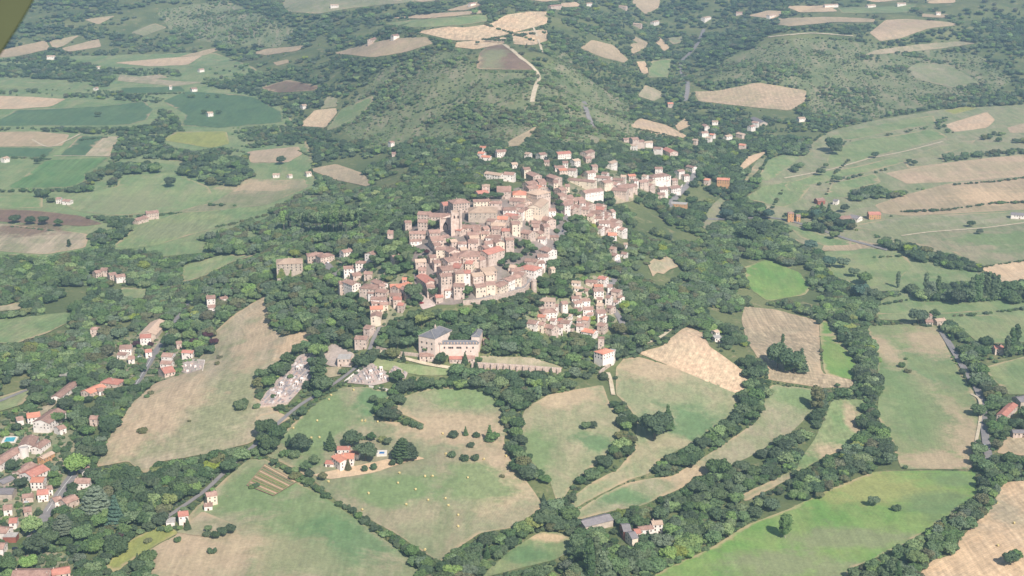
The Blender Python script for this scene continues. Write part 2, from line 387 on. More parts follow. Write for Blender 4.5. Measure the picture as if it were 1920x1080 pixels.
# type angle stripe period | photo outline
FIELDS = """
G 10 .05 9|-120,112 0,108 200,104 400,98 480,128 520,195 556,236 590,296 580,322 600,345 570,400 500,440 420,470 300,482 100,482 -120,472
P 10 .05 9|1425,345 1440,310 1500,285 1556,246 1640,226 1760,206 1925,196 2080,190 2080,500 1925,500 1840,500 1700,470 1660,465 1600,470 1540,470 1500,455 1440,425 1440,400
G 10 .05 9|1530,475 1600,466 1700,470 1800,500 1925,528 2080,528 2080,600 1925,600 1640,600 1640,570 1690,545 1620,547 1560,515
R 20 .0 30|640,215 720,125 800,105 870,92 900,135 1000,138 1060,95 1090,140 1180,195 1190,235 1290,262 1290,272 1200,258 1120,275 1060,272 980,268 900,272 840,268 790,262 740,285 700,280 660,262 640,240
R 70 .0 30|1330,160 1360,110 1440,80 1500,70 1600,78 1720,92 1840,105 1900,150 1860,180 1740,205 1640,222 1540,228 1515,215 1515,168 1420,152
R 70 .0 30|290,20 420,0 500,30 560,60 520,90 450,85 400,80 330,70
V 0 0 20|770,428 785,412 800,405 830,392 868,385 890,368 930,360 985,350 1000,338 1055,345 1068,400 1050,440 1035,480 1010,520 960,550 900,562 850,572 815,572 780,560 775,500 765,460
U 0 0 20|630,480 680,490 735,505 775,520 775,575 755,580 755,610 700,615 690,560 635,545
U 0 0 20|980,585 1020,560 1070,560 1075,520 1140,515 1165,540 1165,590 1140,625 1080,628 985,620
U 0 0 20|1040,350 1100,330 1150,325 1260,335 1275,350 1240,372 1180,365 1110,370 1100,395 1165,410 1178,435 1130,432 1085,400 1045,385
U 0 0 20|0,790 60,760 110,770 170,830 130,900 90,960 40,1010 0,1020 -60,1000 -60,820
U 0 0 20|210,640 265,620 320,640 385,680 350,705 290,715 250,730 205,680
U 0 0 20|0,1035 60,1020 110,1030 150,1060 150,1090 -20,1090
P 60 .05 6|480,1088 285,1085 262,1045 300,1020 330,1005 360,960 420,900 465,862 500,862 560,905 620,940 690,990 760,1040 800,1088
Y 60 .05 6|195,1060 250,1010 310,982 335,1000 300,1018 262,1040 215,1075
P 20 .05 5|530,812 590,760 640,727 690,726 738,738 712,760 700,778 720,790 800,798 740,770 755,745 800,730 890,729 930,748 948,780 945,830 960,870 1000,920 1020,950 960,990 900,1000 850,1034 828,1058 742,1001 632,941 598,910 560,884 500,855 505,830
P 75 .04 6|977,790 985,765 1030,740 1130,722 1140,750 1165,790 1160,830 1120,870 1075,905 1060,930 1045,945 1030,900 1000,870 975,840
P 30 .05 7|1155,690 1170,672 1200,670 1300,700 1388,742 1380,770 1300,830 1240,860 1218,888 1180,900 1130,925 1075,955 1070,935 1110,905 1160,880 1190,840 1195,790 1175,760 1155,740
P 40 .05 7|1075,962 1130,928 1180,905 1225,897 1262,893 1340,845 1420,790 1445,722 1500,727 1540,733 1530,765 1480,815 1400,860 1300,900 1280,915 1200,950 1150,958 1085,975
W 20 .10 7|1195,662 1240,650 1275,620 1290,612 1320,625 1330,650 1400,700 1408,720 1385,740 1300,705
T 80 .22 7|1390,600 1395,575 1450,580 1535,602 1540,700 1605,715 1600,727 1540,728 1440,712 1440,690 1420,670 1400,640
B 10 .03 7|1535,602 1555,600 1575,640 1610,680 1605,714 1545,701
G 60 .08 7|1560,750 1620,750 1618,800 1590,840 1540,860 1500,885 1488,880 1530,820
G 10 .03 9|1625,610 1700,605 1755,610 1790,680 1830,745 1835,800 1825,880 1740,880 1690,880 1670,830 1645,780 1650,720 1640,660
B 25 .04 9|1200,1090 1260,1062 1330,1030 1400,985 1480,955 1540,925 1600,900 1640,885 1750,883 1835,885 1830,930 1760,980 1700,1020 1600,1065 1590,1090
W 50 .14 6|1710,1090 1750,1050 1790,1040 1800,1010 1860,950 1880,905 1925,902 2050,900 2050,1090
T 50 .1 6|1868,850 1890,815 1925,812 2000,812 2000,855 1925,855
G 30 .05 9|1840,690 1925,668 2050,660 2050,745 1925,740 1890,740
G 10 .05 9|1785,600 1800,592 1925,590 2050,588 2050,640 1925,642 1850,645 1830,640
G 10 .05 6|905,1078 960,1030 1010,1000 1040,996 1075,1010 1080,1030 1040,1050 1000,1060 880,1090
P 10 .05 6|1375,935 1440,905 1480,885 1500,888 1440,920 1400,940
B 30 .05 8|1390,503 1440,487 1500,512 1520,540 1510,553 1440,565 1410,545
G 0 .03 8|1540,480 1650,477 1700,482 1710,500 1680,530 1620,540 1560,515
G 0 .04 8|1640,575 1700,566 1890,566 1910,580 1780,588 1640,590
T 0 .08 8|1545,460 1610,450 1650,460 1600,470 1540,471
G 0 .04 8|1475,420 1540,440 1610,458 1550,462 1500,445
P 0 .05 9|1690,445 1760,434 1925,420 2080,412 2080,480 1925,490 1840,497 1780,470 1710,457
W 0 .06 9|1838,502 1870,495 1925,490 2050,484 2050,530 1925,526 1870,530
T 5 .06 9|1640,385 1690,368 1780,344 1925,333 2080,325 2080,390 1925,393 1800,400 1700,405 1655,400
P 5 .05 9|1590,425 1660,412 1700,406 1800,402 1925,396 2080,392 2080,405 1925,414 1760,428 1680,440
T 5 .05 9|1660,325 1740,310 1850,297 1925,290 2080,282 2080,322 1925,331 1780,342 1700,345 1680,335
G 20 .06 9|1400,370 1430,350 1510,335 1520,350 1500,375 1470,390 1402,374
G 10 .05 9|1560,255 1620,240 1700,224 1750,217 1757,232 1680,245 1600,262 1550,262
G 10 .05 9|1560,285 1600,265 1700,251 1750,241 1778,258 1740,268 1650,290 1600,308 1555,316 1550,300
G 15 .05 9|1470,347 1540,323 1600,314 1650,302 1700,291 1712,300 1640,320 1560,336 1480,358
P 15 .05 9|1692,298 1760,274 1830,263 1815,275 1765,290 1772,305 1702,316
G 15 .05 9|1560,345 1640,325 1652,342 1600,355 1590,370 1545,370
G 30 .06 9|1440,300 1470,290 1500,295 1470,320 1440,340 1420,335
W 20 .06 9|1770,235 1850,210 1866,225 1850,240 1790,248
Y 20 .06 9|1768,208 1810,200 1832,203 1790,215
T 20 .06 9|1888,240 1925,230 2000,226 2000,248 1895,250
T 0 .1 9|1300,172 1350,170 1420,155 1512,170 1510,190 1480,208 1400,200 1310,190
W 0 .08 9|1180,235 1200,222 1250,235 1292,258 1284,264 1200,245
W 0 .08 9|1265,235 1285,222 1295,236 1272,246
T 0 .08 9|1190,68 1215,80 1210,90 1190,100 1187,112 1182,85
W 0 .08 9|1193,116 1210,115 1216,137 1205,140
G 0 .04 9|1220,115 1265,110 1255,128 1252,145 1215,146
X 0 .05 9|1195,180 1210,160 1235,170 1245,180 1225,190
W 0 .05 9|1235,68 1256,90 1245,96 1230,80
T 0 .05 9|1088,90 1110,75 1150,85 1178,112 1170,118 1130,108
T 0 .05 9|1185,5 1200,-20 1240,-20 1235,15 1210,27
W 15 .18 14|780,60 840,50 870,52 920,45 950,28 990,22 1028,22 1025,45 960,62 905,76 850,76
K 15 .02 12|893,130 900,98 920,85 950,83 990,115 1002,131
W 15 .1 12|960,62 1025,55 1029,75 1000,85 963,83
G 0 .04 12|720,45 770,38 910,28 918,40 860,48 780,52
W 10 .08 12|853,80 950,70 945,82 890,93 850,88
T 0 .05 12|625,100 680,85 740,72 800,70 812,82 760,98 700,108
W 0 .05 12|735,34 800,26 900,20 905,25 800,35
W 0 .05 12|835,20 900,2 908,9 870,20
P 0 .05 12|535,0 560,-25 650,-25 790,2 650,16 600,26 540,22 528,8
T 0 .05 12|700,0 780,-20 900,-16 800,4
W 40 .08 9|560,236 590,207 630,203 632,212 610,240
G 40 .04 9|610,246 640,205 700,180 698,195 660,230
P 40 .04 9|600,205 615,180 632,185 632,200
K 0 .04 9|488,165 540,150 600,162 590,170 520,174
T 0 .04 9|938,277 960,262 1006,237 995,255 980,273
W 0 .05 14|213,118 300,110 381,104 352,122 280,125
G 0 .05 14|352,126 385,105 415,115 400,126
T 0 .05 14|-120,100 0,95 85,76 95,92 30,106 -120,120
T 0 .05 14|92,78 150,66 120,86 100,92
T 0 .05 14|112,92 185,73 190,88 130,97
T 0 .05 14|158,37 200,31 216,30 185,46
P 0 .05 14|246,61 290,44 313,52 270,68
G 0 .05 14|-150,150 0,150 125,160 60,166 -150,164
D 0 .04 14|225,165 340,162 347,172 235,176
X 0 .05 14|225,140 300,150 380,155 330,162 220,152
W 0 .05 14|-120,182 0,180 60,182 124,186 95,200 30,205 -120,204
D 10 .06 14|-120,228 0,225 30,207 120,203 190,200 270,190 287,205 275,225 240,235 -120,237
D 10 .06 14|305,190 350,172 450,178 480,185 527,210 530,230 410,240 340,235 350,215
Y 0 .05 14|305,263 330,248 425,247 430,270 395,278
T 0 .05 14|-100,250 0,248 70,247 131,253 115,275 -100,276
D 0 .05 14|-100,280 0,277 105,278 88,295 -100,292
D 30 .07 10|112,293 150,255 196,256 160,293
X 30 .06 10|158,293 195,257 227,256 210,280 207,293
M 30 .16 9|13,353 90,300 208,295 170,320 160,340 130,352
G 0 .05 9|290,325 300,300 345,302 340,318
G 0 .05 9|225,330 325,325 390,350 402,375 340,398 210,405 140,395 108,375 220,350
G 0 .05 9|-80,370 80,370 80,390 20,392 -80,390
G 10 .08 8|213,462 250,430 330,402 440,388 500,390 512,400 440,420 360,440 290,462 240,468
P 0 .05 9|320,400 400,380 460,345 570,335 577,352 500,385 400,396
K 0 .06 9|-80,390 60,395 150,405 192,420 160,425 -80,412
X 0 .08 9|-80,420 0,420 90,430 167,440 160,465 85,478 -80,466
T 0 .05 9|580,318 630,308 680,325 698,345 690,351 620,335
T 0 .05 9|463,285 560,275 567,290 540,305 470,306
G 0 .05 9|340,500 420,478 477,480 440,490 380,520 338,532
G 0 .05 9|228,540 280,543 277,560 223,560
G 20 .07 8|-80,602 0,600 130,586 139,600 90,625 30,645 -80,642
X 0 .05 8|-60,576 0,575 50,565 45,580 -60,590
G 20 .05 8|-60,755 0,745 60,727 67,735 40,760 -60,790
X 20 .05 8|50,795 110,735 150,700 135,730 90,772
X 65 .07 6|180,877 205,820 250,755 290,720 350,700 385,660 400,625 440,590 500,553 500,575 512,600 500,610 530,632 587,618 582,640 530,672 480,712 485,752 522,772 520,790 470,832 400,850 330,862 290,868 275,892 240,866
W 0 .03 6|620,900 700,888 760,868 797,861 770,853 690,870 640,880 585,892
G 0 .03 6|700,672 760,683 870,697 905,702 800,706 700,692
X 0 .03 6|900,668 1000,672 1055,690 1050,698 900,690
X 0 .03 6|600,690 640,688 640,705 600,712
X 0 .03 6|480,780 520,772 545,785 520,800 480,800
S 0 0 20|338,684 352,678 384,677 378,694 352,702 338,698
S 0 0 20|480,767 500,735 540,690 560,668 590,658 592,700 555,742 540,758
S 0 0 20|648,719 695,680 727,700 730,717 700,724
S 0 0 20|728,700 740,686 765,700 760,712 735,712
S 0 0 20|600,662 625,645 665,665 660,690 620,688 602,680
S 0 0 20|775,552 800,556 818,574 792,582
X 0 .03 9|380,960 440,985 400,1010 330,1000 350,985
P 0 .03 9|1330,390 1350,372 1362,378 1350,410 1325,432 1315,425
W 0 .03 9|1380,325 1400,295 1440,283 1420,300 1395,318
X 0 .03 9|1150,365 1190,362 1187,378 1145,385
X 0 .05 9|1214,496 1226,486 1238,489 1246,480 1262,488 1272,501 1256,506 1244,515 1232,512 1224,520
P 20 .03 9|1390,345 1420,300 1440,296 1400,345
T 0 .05 9|1456,35 1560,32 1640,36 1640,42 1560,42 1480,50 1456,46
T 0 .05 9|1630,62 1660,38 1700,36 1760,40 1805,46 1740,54 1690,72 1650,78
X 0 .05 9|1640,95 1720,84 1800,78 1830,82 1760,92 1680,100 1620,104
P 0 .05 9|1700,130 1720,118 1780,122 1840,158 1790,166 1720,150
G 0 .05 9|1570,15 1640,14 1720,8 1700,24 1640,26 1580,25
W 0 .05 9|1470,12 1560,10 1570,22 1500,24
W 0 .05 9|1730,-15 1800,-15 1790,6 1740,7
W 0 .05 9|1750,-30 1650,-20 1580,-12 1640,5 1720,-2
W 0 .05 9|1440,20 1475,22 1450,36 1400,30
T 0 .05 9|1730,26 1780,28 1770,34 1728,32
W 0 .05 9|1040,8 1080,4 1095,12 1060,14
W 0 .05 9|1000,-25 1100,-25 1100,-5 1020,4 960,-5
T 0 .05 9|470,100 500,92 570,86 560,95 500,104
T 0 .05 9|335,107 405,90 408,95 385,104
T 0 .05 9|512,118 540,112 542,118 520,124
X 0 .05 9|258,145 300,140 315,146 280,150
P 0 .05 9|1250,72 1285,68 1278,80 1262,84
"""
WOODS = """-120,104 100,102 200,126 330,128 345,150 220,139 200,165 100,150 0,146 -120,148
-120,167 0,167 150,165 250,172 310,185 300,196 200,187 100,184 60,180 -120,178
-120,237 0,237 240,237 285,232 302,200 330,215 340,236 300,262 225,292 208,300 213,255 130,249 0,246 -120,246
205,302 215,265 290,240 340,235 352,247 300,262 330,277 430,275 470,287 460,305 480,330 440,352 390,348 330,325 260,325 250,342 170,362 60,362 -120,362 -120,350 10,354 120,352 170,322 208,306
430,238 520,233 560,238 572,272 460,280 432,262
200,402 250,412 242,450 215,463 166,466 165,440 190,424 150,404
370,130 450,118 520,150 600,200 560,236 530,232 528,208 480,184 450,176 380,160
-120,465 85,480 165,466 215,464 300,470 300,490 -120,500
500,395 575,355 600,345 700,350 700,440 520,440 440,470 420,470 360,445 440,425
1462,292 1455,262 1490,246 1520,262 1516,294
1440,345 1470,322 1500,303 1508,310 1478,335 1450,352
1760,303 1775,287 1830,283 1925,275 2080,268 2080,284 1925,290 1850,296 1790,306
1578,368 1590,350 1650,344 1664,358 1740,350 1772,366 1740,374 1640,374 1600,380
1462,440 1440,425 1470,400 1540,382 1600,418 1612,436 1570,447 1520,436
1600,430 1680,446 1730,458 1790,478 1842,492 1838,512 1780,506 1720,490 1668,462
1690,548 1700,532 1740,545 1780,530 1872,520 1882,570 1780,574 1740,568
1870,532 1925,518 2080,515 2080,585 1925,585 1888,572
1555,268 1620,258 1700,242 1760,232 1762,238 1700,249 1620,264 1556,278
1500,348 1560,330 1640,320 1700,304 1702,309 1640,326 1560,344 1500,356
1750,230 1770,215 1800,230 1790,252 1765,248
1850,245 1925,250 2080,250 2080,268 1925,272 1830,262
1585,418 1640,408 1690,400 1692,404 1640,413 1588,424
1530,508 1560,508 1620,546 1690,545 1690,556 1610,560
1590,455 1700,456 1740,470 1700,474 1600,466
-120,378 0,368 90,368 108,374 100,384 80,372 0,377"""
WOODS = [parse(q) for q in WOODS.split('\n')]
field_specs = []
for ln in FIELDS.strip().split('\n'):
    h, pts = ln.split('|'); k, ang, st, per = h.split(); pts = parse(pts)
    field_specs.append((k, float(ang), float(st), float(per), pts))
    if len(field_specs) == 4: [rast(smooth_poly(q), 0) for q in WOODS]
    rast(smooth_poly(pts), {'R': 2, 'V': 3, 'U': 4}.get(k, 1))  # 'S' stone yards stay open
BL = """600,960,90,45,G 660,1010,80,35,M 380,1050,120,40,T 480,925,60,30,G 340,1010,50,25,T 560,1050,60,30,P 600,800,60,40,G 700,745,28,18,M 870,745,60,18,G 940,880,60,45,T 850,800,80,20,T
720,925,70,18,G 890,900,60,22,G 660,960,60,20,T 1110,830,30,10,M 1040,740,60,14,T 1000,850,30,30,G 1290,795,50,18,M 1180,850,25,45,T 1230,690,60,14,T 1150,930,45,12,M 1300,890,70,12,T 1420,770,35,22,T 1500,745,40,12,G
1790,800,40,60,T 1750,862,70,14,T 1740,635,50,22,T 1655,650,22,25,T 1720,770,50,40,G 1650,915,110,26,Y 1480,1060,110,22,P 1760,950,50,30,G 1600,1010,110,18,P 1780,900,40,12,G 420,760,50,60,P 300,760,60,50,T 240,830,40,30,T 480,640,30,40,T 560,640,30,14,W
1600,790,12,20,T 1560,850,30,12,T 330,430,60,15,P 480,350,60,10,T 250,380,60,16,P 60,430,60,10,K 1700,430,60,8,P 1850,370,60,12,W 1900,450,80,12,G 980,1040,40,15,M 1030,1008,30,6,W 1870,950,30,40,X 1850,1050,60,20,W 650,25,60,6,W 920,110,20,10,P"""
def jit0(q):
    l = .3*q[0]+.59*q[1]+.11*q[2]; return tuple(l+(v-l)*.8 for v in q[:3])+(1,)
BLOBS = [(float(a), float(b), float(c), float(d), k) for a, b, c, d, k in (q.split(',') for q in BL.split())]
def pinside(x, y, P):
    r = False
    for i in range(len(P)):
        a = P[i]; b = P[(i+1) % len(P)]
        if (a[1] > y) != (b[1] > y) and x < (b[0]-a[0])*(y-a[1])/(b[1]-a[1])+a[0]: r = not r
    return r
FIELDOBJ = []
for k, ang, st, per, pts in field_specs:
    a, b, c = C[k]; j = rnd.uniform(.93, 1.07)
    def jit(q):
        l = .3*q[0]+.59*q[1]+.11*q[2]; q = [l+(v-l)*(.80 if k not in 'BDMY' else .9) for v in q[:3]]
        return (q[0]*j*rnd.uniform(.98, 1.03), q[1]*j, q[2]*j*rnd.uniform(.97, 1.05), 1)
    bl = []
    for bx_, by_, rx_, ry_, bk in BLOBS:
        if pinside(bx_, by_, pts):
            Pw = hit1(bx_, by_); s_ = scale_at(Pw); dp = math.atan2(CAMZ-Pw[2], math.hypot(Pw[0], Pw[1])); bl.append((Pw[0], Pw[1], rx_*1.35/s_, ry_*1.35/s_/math.sin(dp), jit0(C[bk][0])))
    m = field_mat(KN[k]+'_surface', jit(a), jit(b), jit(c), math.radians(ang), st*(1.7 if st < .12 else 1.15), per, big=45 if k in 'PX' else 60, patch=.75 if k in 'PXR' else .45, edge=None if k not in 'VRUS' else b, blobs=bl)
    o = drape(KN[k], pts, m, .30 if k != 'R' else .2, step=9)
    if o:
        FIELDOBJ.append((o, KL[k], sum(q[0] for q in pts)/len(pts), sum(q[1] for q in pts)/len(pts))); o['kind'] = 'structure'

# ------------------------------------------------------------------ roads
M_ASPH = plain('asphalt', srgb(128, 124, 124), srgb(146, 140, 136), .12, .9)
M_GRAV = plain('gravel', srgb(212, 198, 172), srgb(186, 170, 142), .2, .95)
M_WHITE = plain('road_paint', srgb(225, 225, 220), rough=.7)
ROADS = """road A 9|60,1010 92,958 118,918 138,892 150,868
road A 8|255,722 268,700 285,672 297,652 312,635
road A 6|312,635 330,600 348,575 362,558
road A 4.6|300,980 318,968 345,950 385,922 420,888 450,860 485,830 530,787 560,762 600,738 640,712 668,690 690,668 697,645 703,628 712,614
road A 7|1858,878 1850,840 1845,800 1842,755 1832,728 1812,700 1790,662 1765,622
street A 7|1055,380 1068,400 1064,425 1050,440 1046,460 1036,480 1020,500 1004,520 990,538 960,550 930,557 895,566
street A 7|1143,452 1153,478 1165,495 1162,515 1148,532 1140,550 1143,570 1155,588 1168,605 1172,628
lane G 4|1168,658 1200,648 1235,637 1262,617 1274,592
road A 7|1250,402 1300,411 1345,412 1400,410 1440,408 1480,414 1540,432 1590,450 1665,470
road A 8|1308,305 1302,332 1284,355 1264,372 1250,392
lane G 4|1690,443 1740,436 1850,428 1925,418 2000,410
lane G 4|1470,335 1520,326 1560,318 1625,299 1700,284 1745,272 1768,266
road A 9|1320,55 1312,72 1306,90 1288,104 1272,120 1278,138 1292,155 1290,175 1284,192
lane G 8|945,84 972,105 1000,127 1014,138 1014,150 1004,162 999,175 998,192
road A 9|1094,190 1097,205 1104,220 1112,238
lane A 5|-20,762 20,745 60,729
lane G 4|700,657 735,667 765,675 800,684 850,692
lane G 4|1140,700 1148,715 1146,735 1150,742
lane G 3|1820,740 1840,748 1838,790 1828,840
road A 8|604,488 614,500 626,512 634,520
lane G 5|1000,52 1010,75 1018,100
lane G 4|60,262 90,280 130,262 150,252
lane G 3|100,293 160,293 210,294
lane G 3|1130,250 1100,235 1060,215
lane G 6|1440,70 1520,62 1600,68"""
def ribbon(name, pts, width, mat, off, label):
    Q = [pts[0]]
    P = densify(pts, 7, False)
    P = np.array(P)
    for _ in range(2): P[1:-1] = (P[:-2]+2*P[1:-1]+P[2:])/4
    G = hit(P[:, 0], P[:, 1])[:, :2]
    for _ in range(2): G[1:-1] = (G[:-2]+2*G[1:-1]+G[2:])/4
    d = np.gradient(G, axis=0); d /= np.hypot(d[:, 0], d[:, 1])[:, None]+1e-9
    nrm = np.c_[-d[:, 1], d[:, 0]]; n = len(G)
    V = []; Fc = []
    for s in (-1, -.33, .33, 1):
        w = G+nrm*s*width/2; V.append(np.c_[w, hgt(w[:, 0], w[:, 1])+off])
    V = np.concatenate(V)
    for c in range(3):
        for i in range(n-1): Fc.append((c*n+i, c*n+i+1, (c+1)*n+i+1, (c+1)*n+i))
    return tag(obj(name, new_mesh(name, V, Fc, mat)), label, kind='structure'), G
ROADG = []
for i, ln in enumerate(ROADS.split('\n')):
    h, pts = ln.split('|'); nm, k, w = h.split(); pts = parse(pts)
    o, G = ribbon(nm, pts, float(w), M_ASPH if k == 'A' else M_GRAV, 1.0+.004*i, ('grey asphalt road' if k == 'A' else 'pale gravel lane')+' winding between fields and trees')
    ROADG.append((G, float(w))); FIELDOBJ.append((o, 'grey asphalt '+nm if k == 'A' else 'pale gravel '+nm, *pts[len(pts)//2]))
    for (x, y), (x2, y2) in zip(pts[:-1], pts[1:]):
        hw = 2.0 if k == 'A' or y > 300 else 4.0; rast([(x-hw, y-hw*.6), (x2-hw, y2-hw*.6), (x2+hw, y2+hw), (x+hw, y+hw)], 1)
o, _ = ribbon('road_marking', parse('88,962 118,916 137,893'), .5, M_WHITE, 1.4, 'white centre line on the hamlet road')
o, _ = ribbon('road_marking', parse('252,728 268,701 284,674'), .6, M_WHITE, 1.4, 'white line on the road by the garage')
import re
# ------------------------------------------------------------------ labels: look + nearest landmark
ANCH = """1115,968|the long grey-roofed barn
1165,1000|the brick-gabled farm barns
1215,985|the white farm wing by the stream
650,850|the white farmhouse with the pool
760,845|the dark cedar by the farmhouse
700,872|the clipped round garden trees
1472,985|the lone meadow tree
1638,938|the pale meadow bush
1180,1050|the stream below the farm barns
1060,1040|the curved green paddock
905,1040|the hay meadow corner
720,1000|the diagonal hay meadow hedge
345,965|the white cottage by the lane
398,925|the two-storey cottage on the lane
220,950|the pale blue-green spruce
180,925|the spreading park cedar
60,1065|the big park gate roof
25,1000|the grey canopy yard
47,845|the white cylindrical tank
85,785|the big white gabled hall
125,730|the long narrow white hall
190,725|the orange-tiled villa
130,705|the concrete bridge
115,915|the hamlet road
72,905|the bright orange-roofed house
20,825|the turquoise swimming pool
230,860|the straw hillside foot
330,880|the lane above the park wood
470,850|the vegetable garden lane bend
510,905|the striped vegetable garden
285,620|the long grey warehouse
275,690|the lined road by the garage
343,690|the pale walled plot
395,565|the white villa with turret
90,620|the dense valley wood
180,620|the small hipped stone tower
210,510|the farm in the valley wood
540,720|the long cemetery
690,705|the triangular cemetery
560,760|the lane below the cemetery
600,690|the cypress by the cemetery
730,770|the shrub belt of the hay meadow
845,660|the slate-roofed convent
970,680|the buttressed terrace wall
1130,665|the tall white chapel house
1060,650|the terrace gardens
1240,660|the heart-shaped stubble field
1340,640|the white cottage in the woods
1470,670|the striped field tree clump
1590,690|the narrow bright green strip
1650,800|the long stream hedge
1560,900|the stream bend by the bright meadow
1430,820|the dry pasture hedge
1230,790|the twin trees in the dry pasture
1180,800|the hedge by the rounded pasture
1105,797|the bush in the rounded pasture
1000,860|the curved hedge of the hay meadow
1290,950|the orchard wood by the farm
1750,600|the pigeon tower farmstead
1880,640|the twin poplars
1850,760|the lane to the red-roofed farm
1890,770|the red-roofed farm
1800,960|the golden field hedge
1895,1040|the dark golden-field tree
1820,540|the tall poplar row
1600,540|the silver willows
1500,480|the streamside wood
1620,400|the terracotta farm row
1490,400|the ochre tower by the road
1410,400|the grove beside the valley road
1350,335|the orange-roofed brick house
1270,380|the flat ochre building
1340,245|the upper valley hamlet
1410,230|the grey-roofed valley barn
1235,325|the white villas above the road
1195,265|the big pink manor
1090,340|the long cream school
1160,340|the terraces beside the school
1045,320|the road gate of the upper village
1100,290|the hillside villas
1050,285|the long villa under the ridge
910,280|the orange-roofed villas
940,322|the long white wall house
1100,370|the white long terrace by the field
1120,400|the outer village lane
1150,430|the end of the outer village
1070,420|the gravel car park
1025,405|the upper rampart lane
1010,365|the tall tan house on the summit
960,365|the bright red hipped roof
915,350|the square pigeon tower on the summit
900,395|the hall with blue solar panels
850,415|the church bell tower
795,405|the church nave
780,435|the arcaded row under the church
862,455|the lane below the church
880,475|the big brown hipped roof
915,475|the large red town roof
835,495|the stepped gables of the old town
865,520|the high white rampart house
835,530|the buttressed medieval house
800,545|the rampart car park
905,545|the cream rampart terrace
950,460|the pink square tower house
960,520|the curving rampart street
995,500|the red hipped rampart roof
1035,510|the round-cornered cream house
1020,470|the white rampart corner house
1000,440|the terraced east gardens
1025,575|the pink tower villa
1060,575|the tall white villa
1090,565|the lower east village
1120,545|the village street fork
1120,595|the large white lower house
1000,605|the white gabled lower houses
1110,620|the orange-roofed lower house
540,500|the big ivy-clad stone house
600,480|the twin-roofed house on the west road
675,500|the small west tower house
650,530|the tall narrow west house
700,535|the west village lanes
745,530|the orange roofs by the car park
705,580|the bright orange west roof
735,600|the cream arcade-fronted house
675,640|the old house on the cemetery lane
600,420|the tall bare-trunked plantation
735,270|the villa under the wooded ridge
560,325|the white farm sheds
280,400|the valley farmhouse
110,375|the white farm among meadows
400,210|the white farm in the maize fields
95,108|the far white villa
370,128|the far roadside farm
700,72|the hilltop farm
1200,45|the far valley hamlet
1560,10|the far plateau farms
60,410|the tree row on the ploughed field
150,330|the striped crop field
""".strip().split('\n')
ANC = []
for a in ANCH:
    p, n = a.split('|'); x, y = p.split(','); ANC.append((float(x), float(y), n))
AXY = np.array([(a[0], a[1]) for a in ANC])
ORD = ['', 'second', 'third', 'fourth', 'fifth', 'sixth', 'seventh', 'eighth', 'ninth', 'tenth', 'eleventh', 'twelfth', 'thirteenth', 'fourteenth', 'fifteenth', 'sixteenth', 'seventeenth', 'eighteenth', 'nineteenth', 'twentieth']
LAB = []   # (obj, px, py, base)
def want_label(o, px, py, base): LAB.append((o, px, py, base))
def flush_labels():
    groups = {}
    for o, px, py, base in LAB:
        k = int(np.argmin((AXY[:, 0]-px)**2+((AXY[:, 1]-py)*1.6)**2)); d = math.hypot(px-AXY[k, 0], py-AXY[k, 1])
        groups.setdefault((base, k), []).append((d, o))
    for (base, k), L in groups.items():
        L.sort(key=lambda t: t[0]); n = ANC[k][2]
        for i, (d, o) in enumerate(L):
            if len(L) == 1: o['label'] = f'{base} near {n}'
            elif i == 0: o['label'] = f'{base}, nearest to {n}'
            elif i < len(ORD): o['label'] = f'{base}, {ORD[i]} nearest to {n}'
            else: o['label'] = f'{base}, among the many farther out around {n}'
    for o, *_ in LAB:
        for a_, b_ in (('spreading broadleaf tree', 'spreading tree'), ('broadleaf tree', 'tree'), (' among the many farther out around', ' farther out around'), ('medium ', ''), ('-walled', ''), ('-green', ' green'), (' gabled roof', ' roof'), ('slim upright', 'slim')):
            if len(re.findall(r"[\w']+", o['label'])) > 16: o['label'] = o['label'].replace(a_, b_)
    LAB.clear()

# ------------------------------------------------------------------ building materials
WALL = {
 'w': ('white-walled', plain('white_render', srgb(246, 236, 228), srgb(228, 216, 206), .25, .9, jitter=.06)),
 'q': ('pale pink', plain('pale_pink_render', srgb(236, 216, 202), srgb(218, 196, 182), .3, .9)),
 'c': ('cream-walled', plain('cream_render', srgb(238, 222, 200), srgb(222, 204, 184), .25, .9, jitter=.06)),
 'p': ('pink stone', plain('pink_stone', srgb(222, 202, 188), srgb(190, 168, 154), .35, .95, jitter=.10)),
 's': ('grey stone', plain('grey_stone', srgb(200, 184, 168), srgb(170, 156, 142), .35, .95, jitter=.08)),
 'o': ('ochre-walled', plain('ochre_render', srgb(206, 162, 118), srgb(190, 142, 100), .3, .9, jitter=.06)),
 'r': ('red brick', plain('red_brick', srgb(160, 100, 84), srgb(140, 84, 72), .4, .9)),
}
def roofm(n, a, b, c):
    t = NT(n); p = t.pos(local=True); g = t.pos()
    n1 = t.noise(g, .22, 5, .7); n2 = t.noise(p, 1.1, 3, .7)
    w = t.new('ShaderNodeTexWave', wave_type='BANDS', bands_direction='X'); w.inputs['Scale'].default_value = .9; w.inputs['Distortion'].default_value = .6; t.lk(p, w.inputs['Vector'])
    col = t.mix(t.rng(n1, .38, .62), a, b); col = t.mix(t.rng(n2, .5, .68, 0, .6), col, c)
    oi = t.new('ShaderNodeObjectInfo')
    v = t.math('MULTIPLY', t.rng(oi.outputs['Random'], 0, 1, .84, 1.14), t.rng(w.outputs['Fac'], 0, 1, .88, 1.08))
    t.b.inputs['Specular IOR Level'].default_value = .08; return t.out(t.mix(1.0, col, t.grey(v), 'MULTIPLY'), .95)
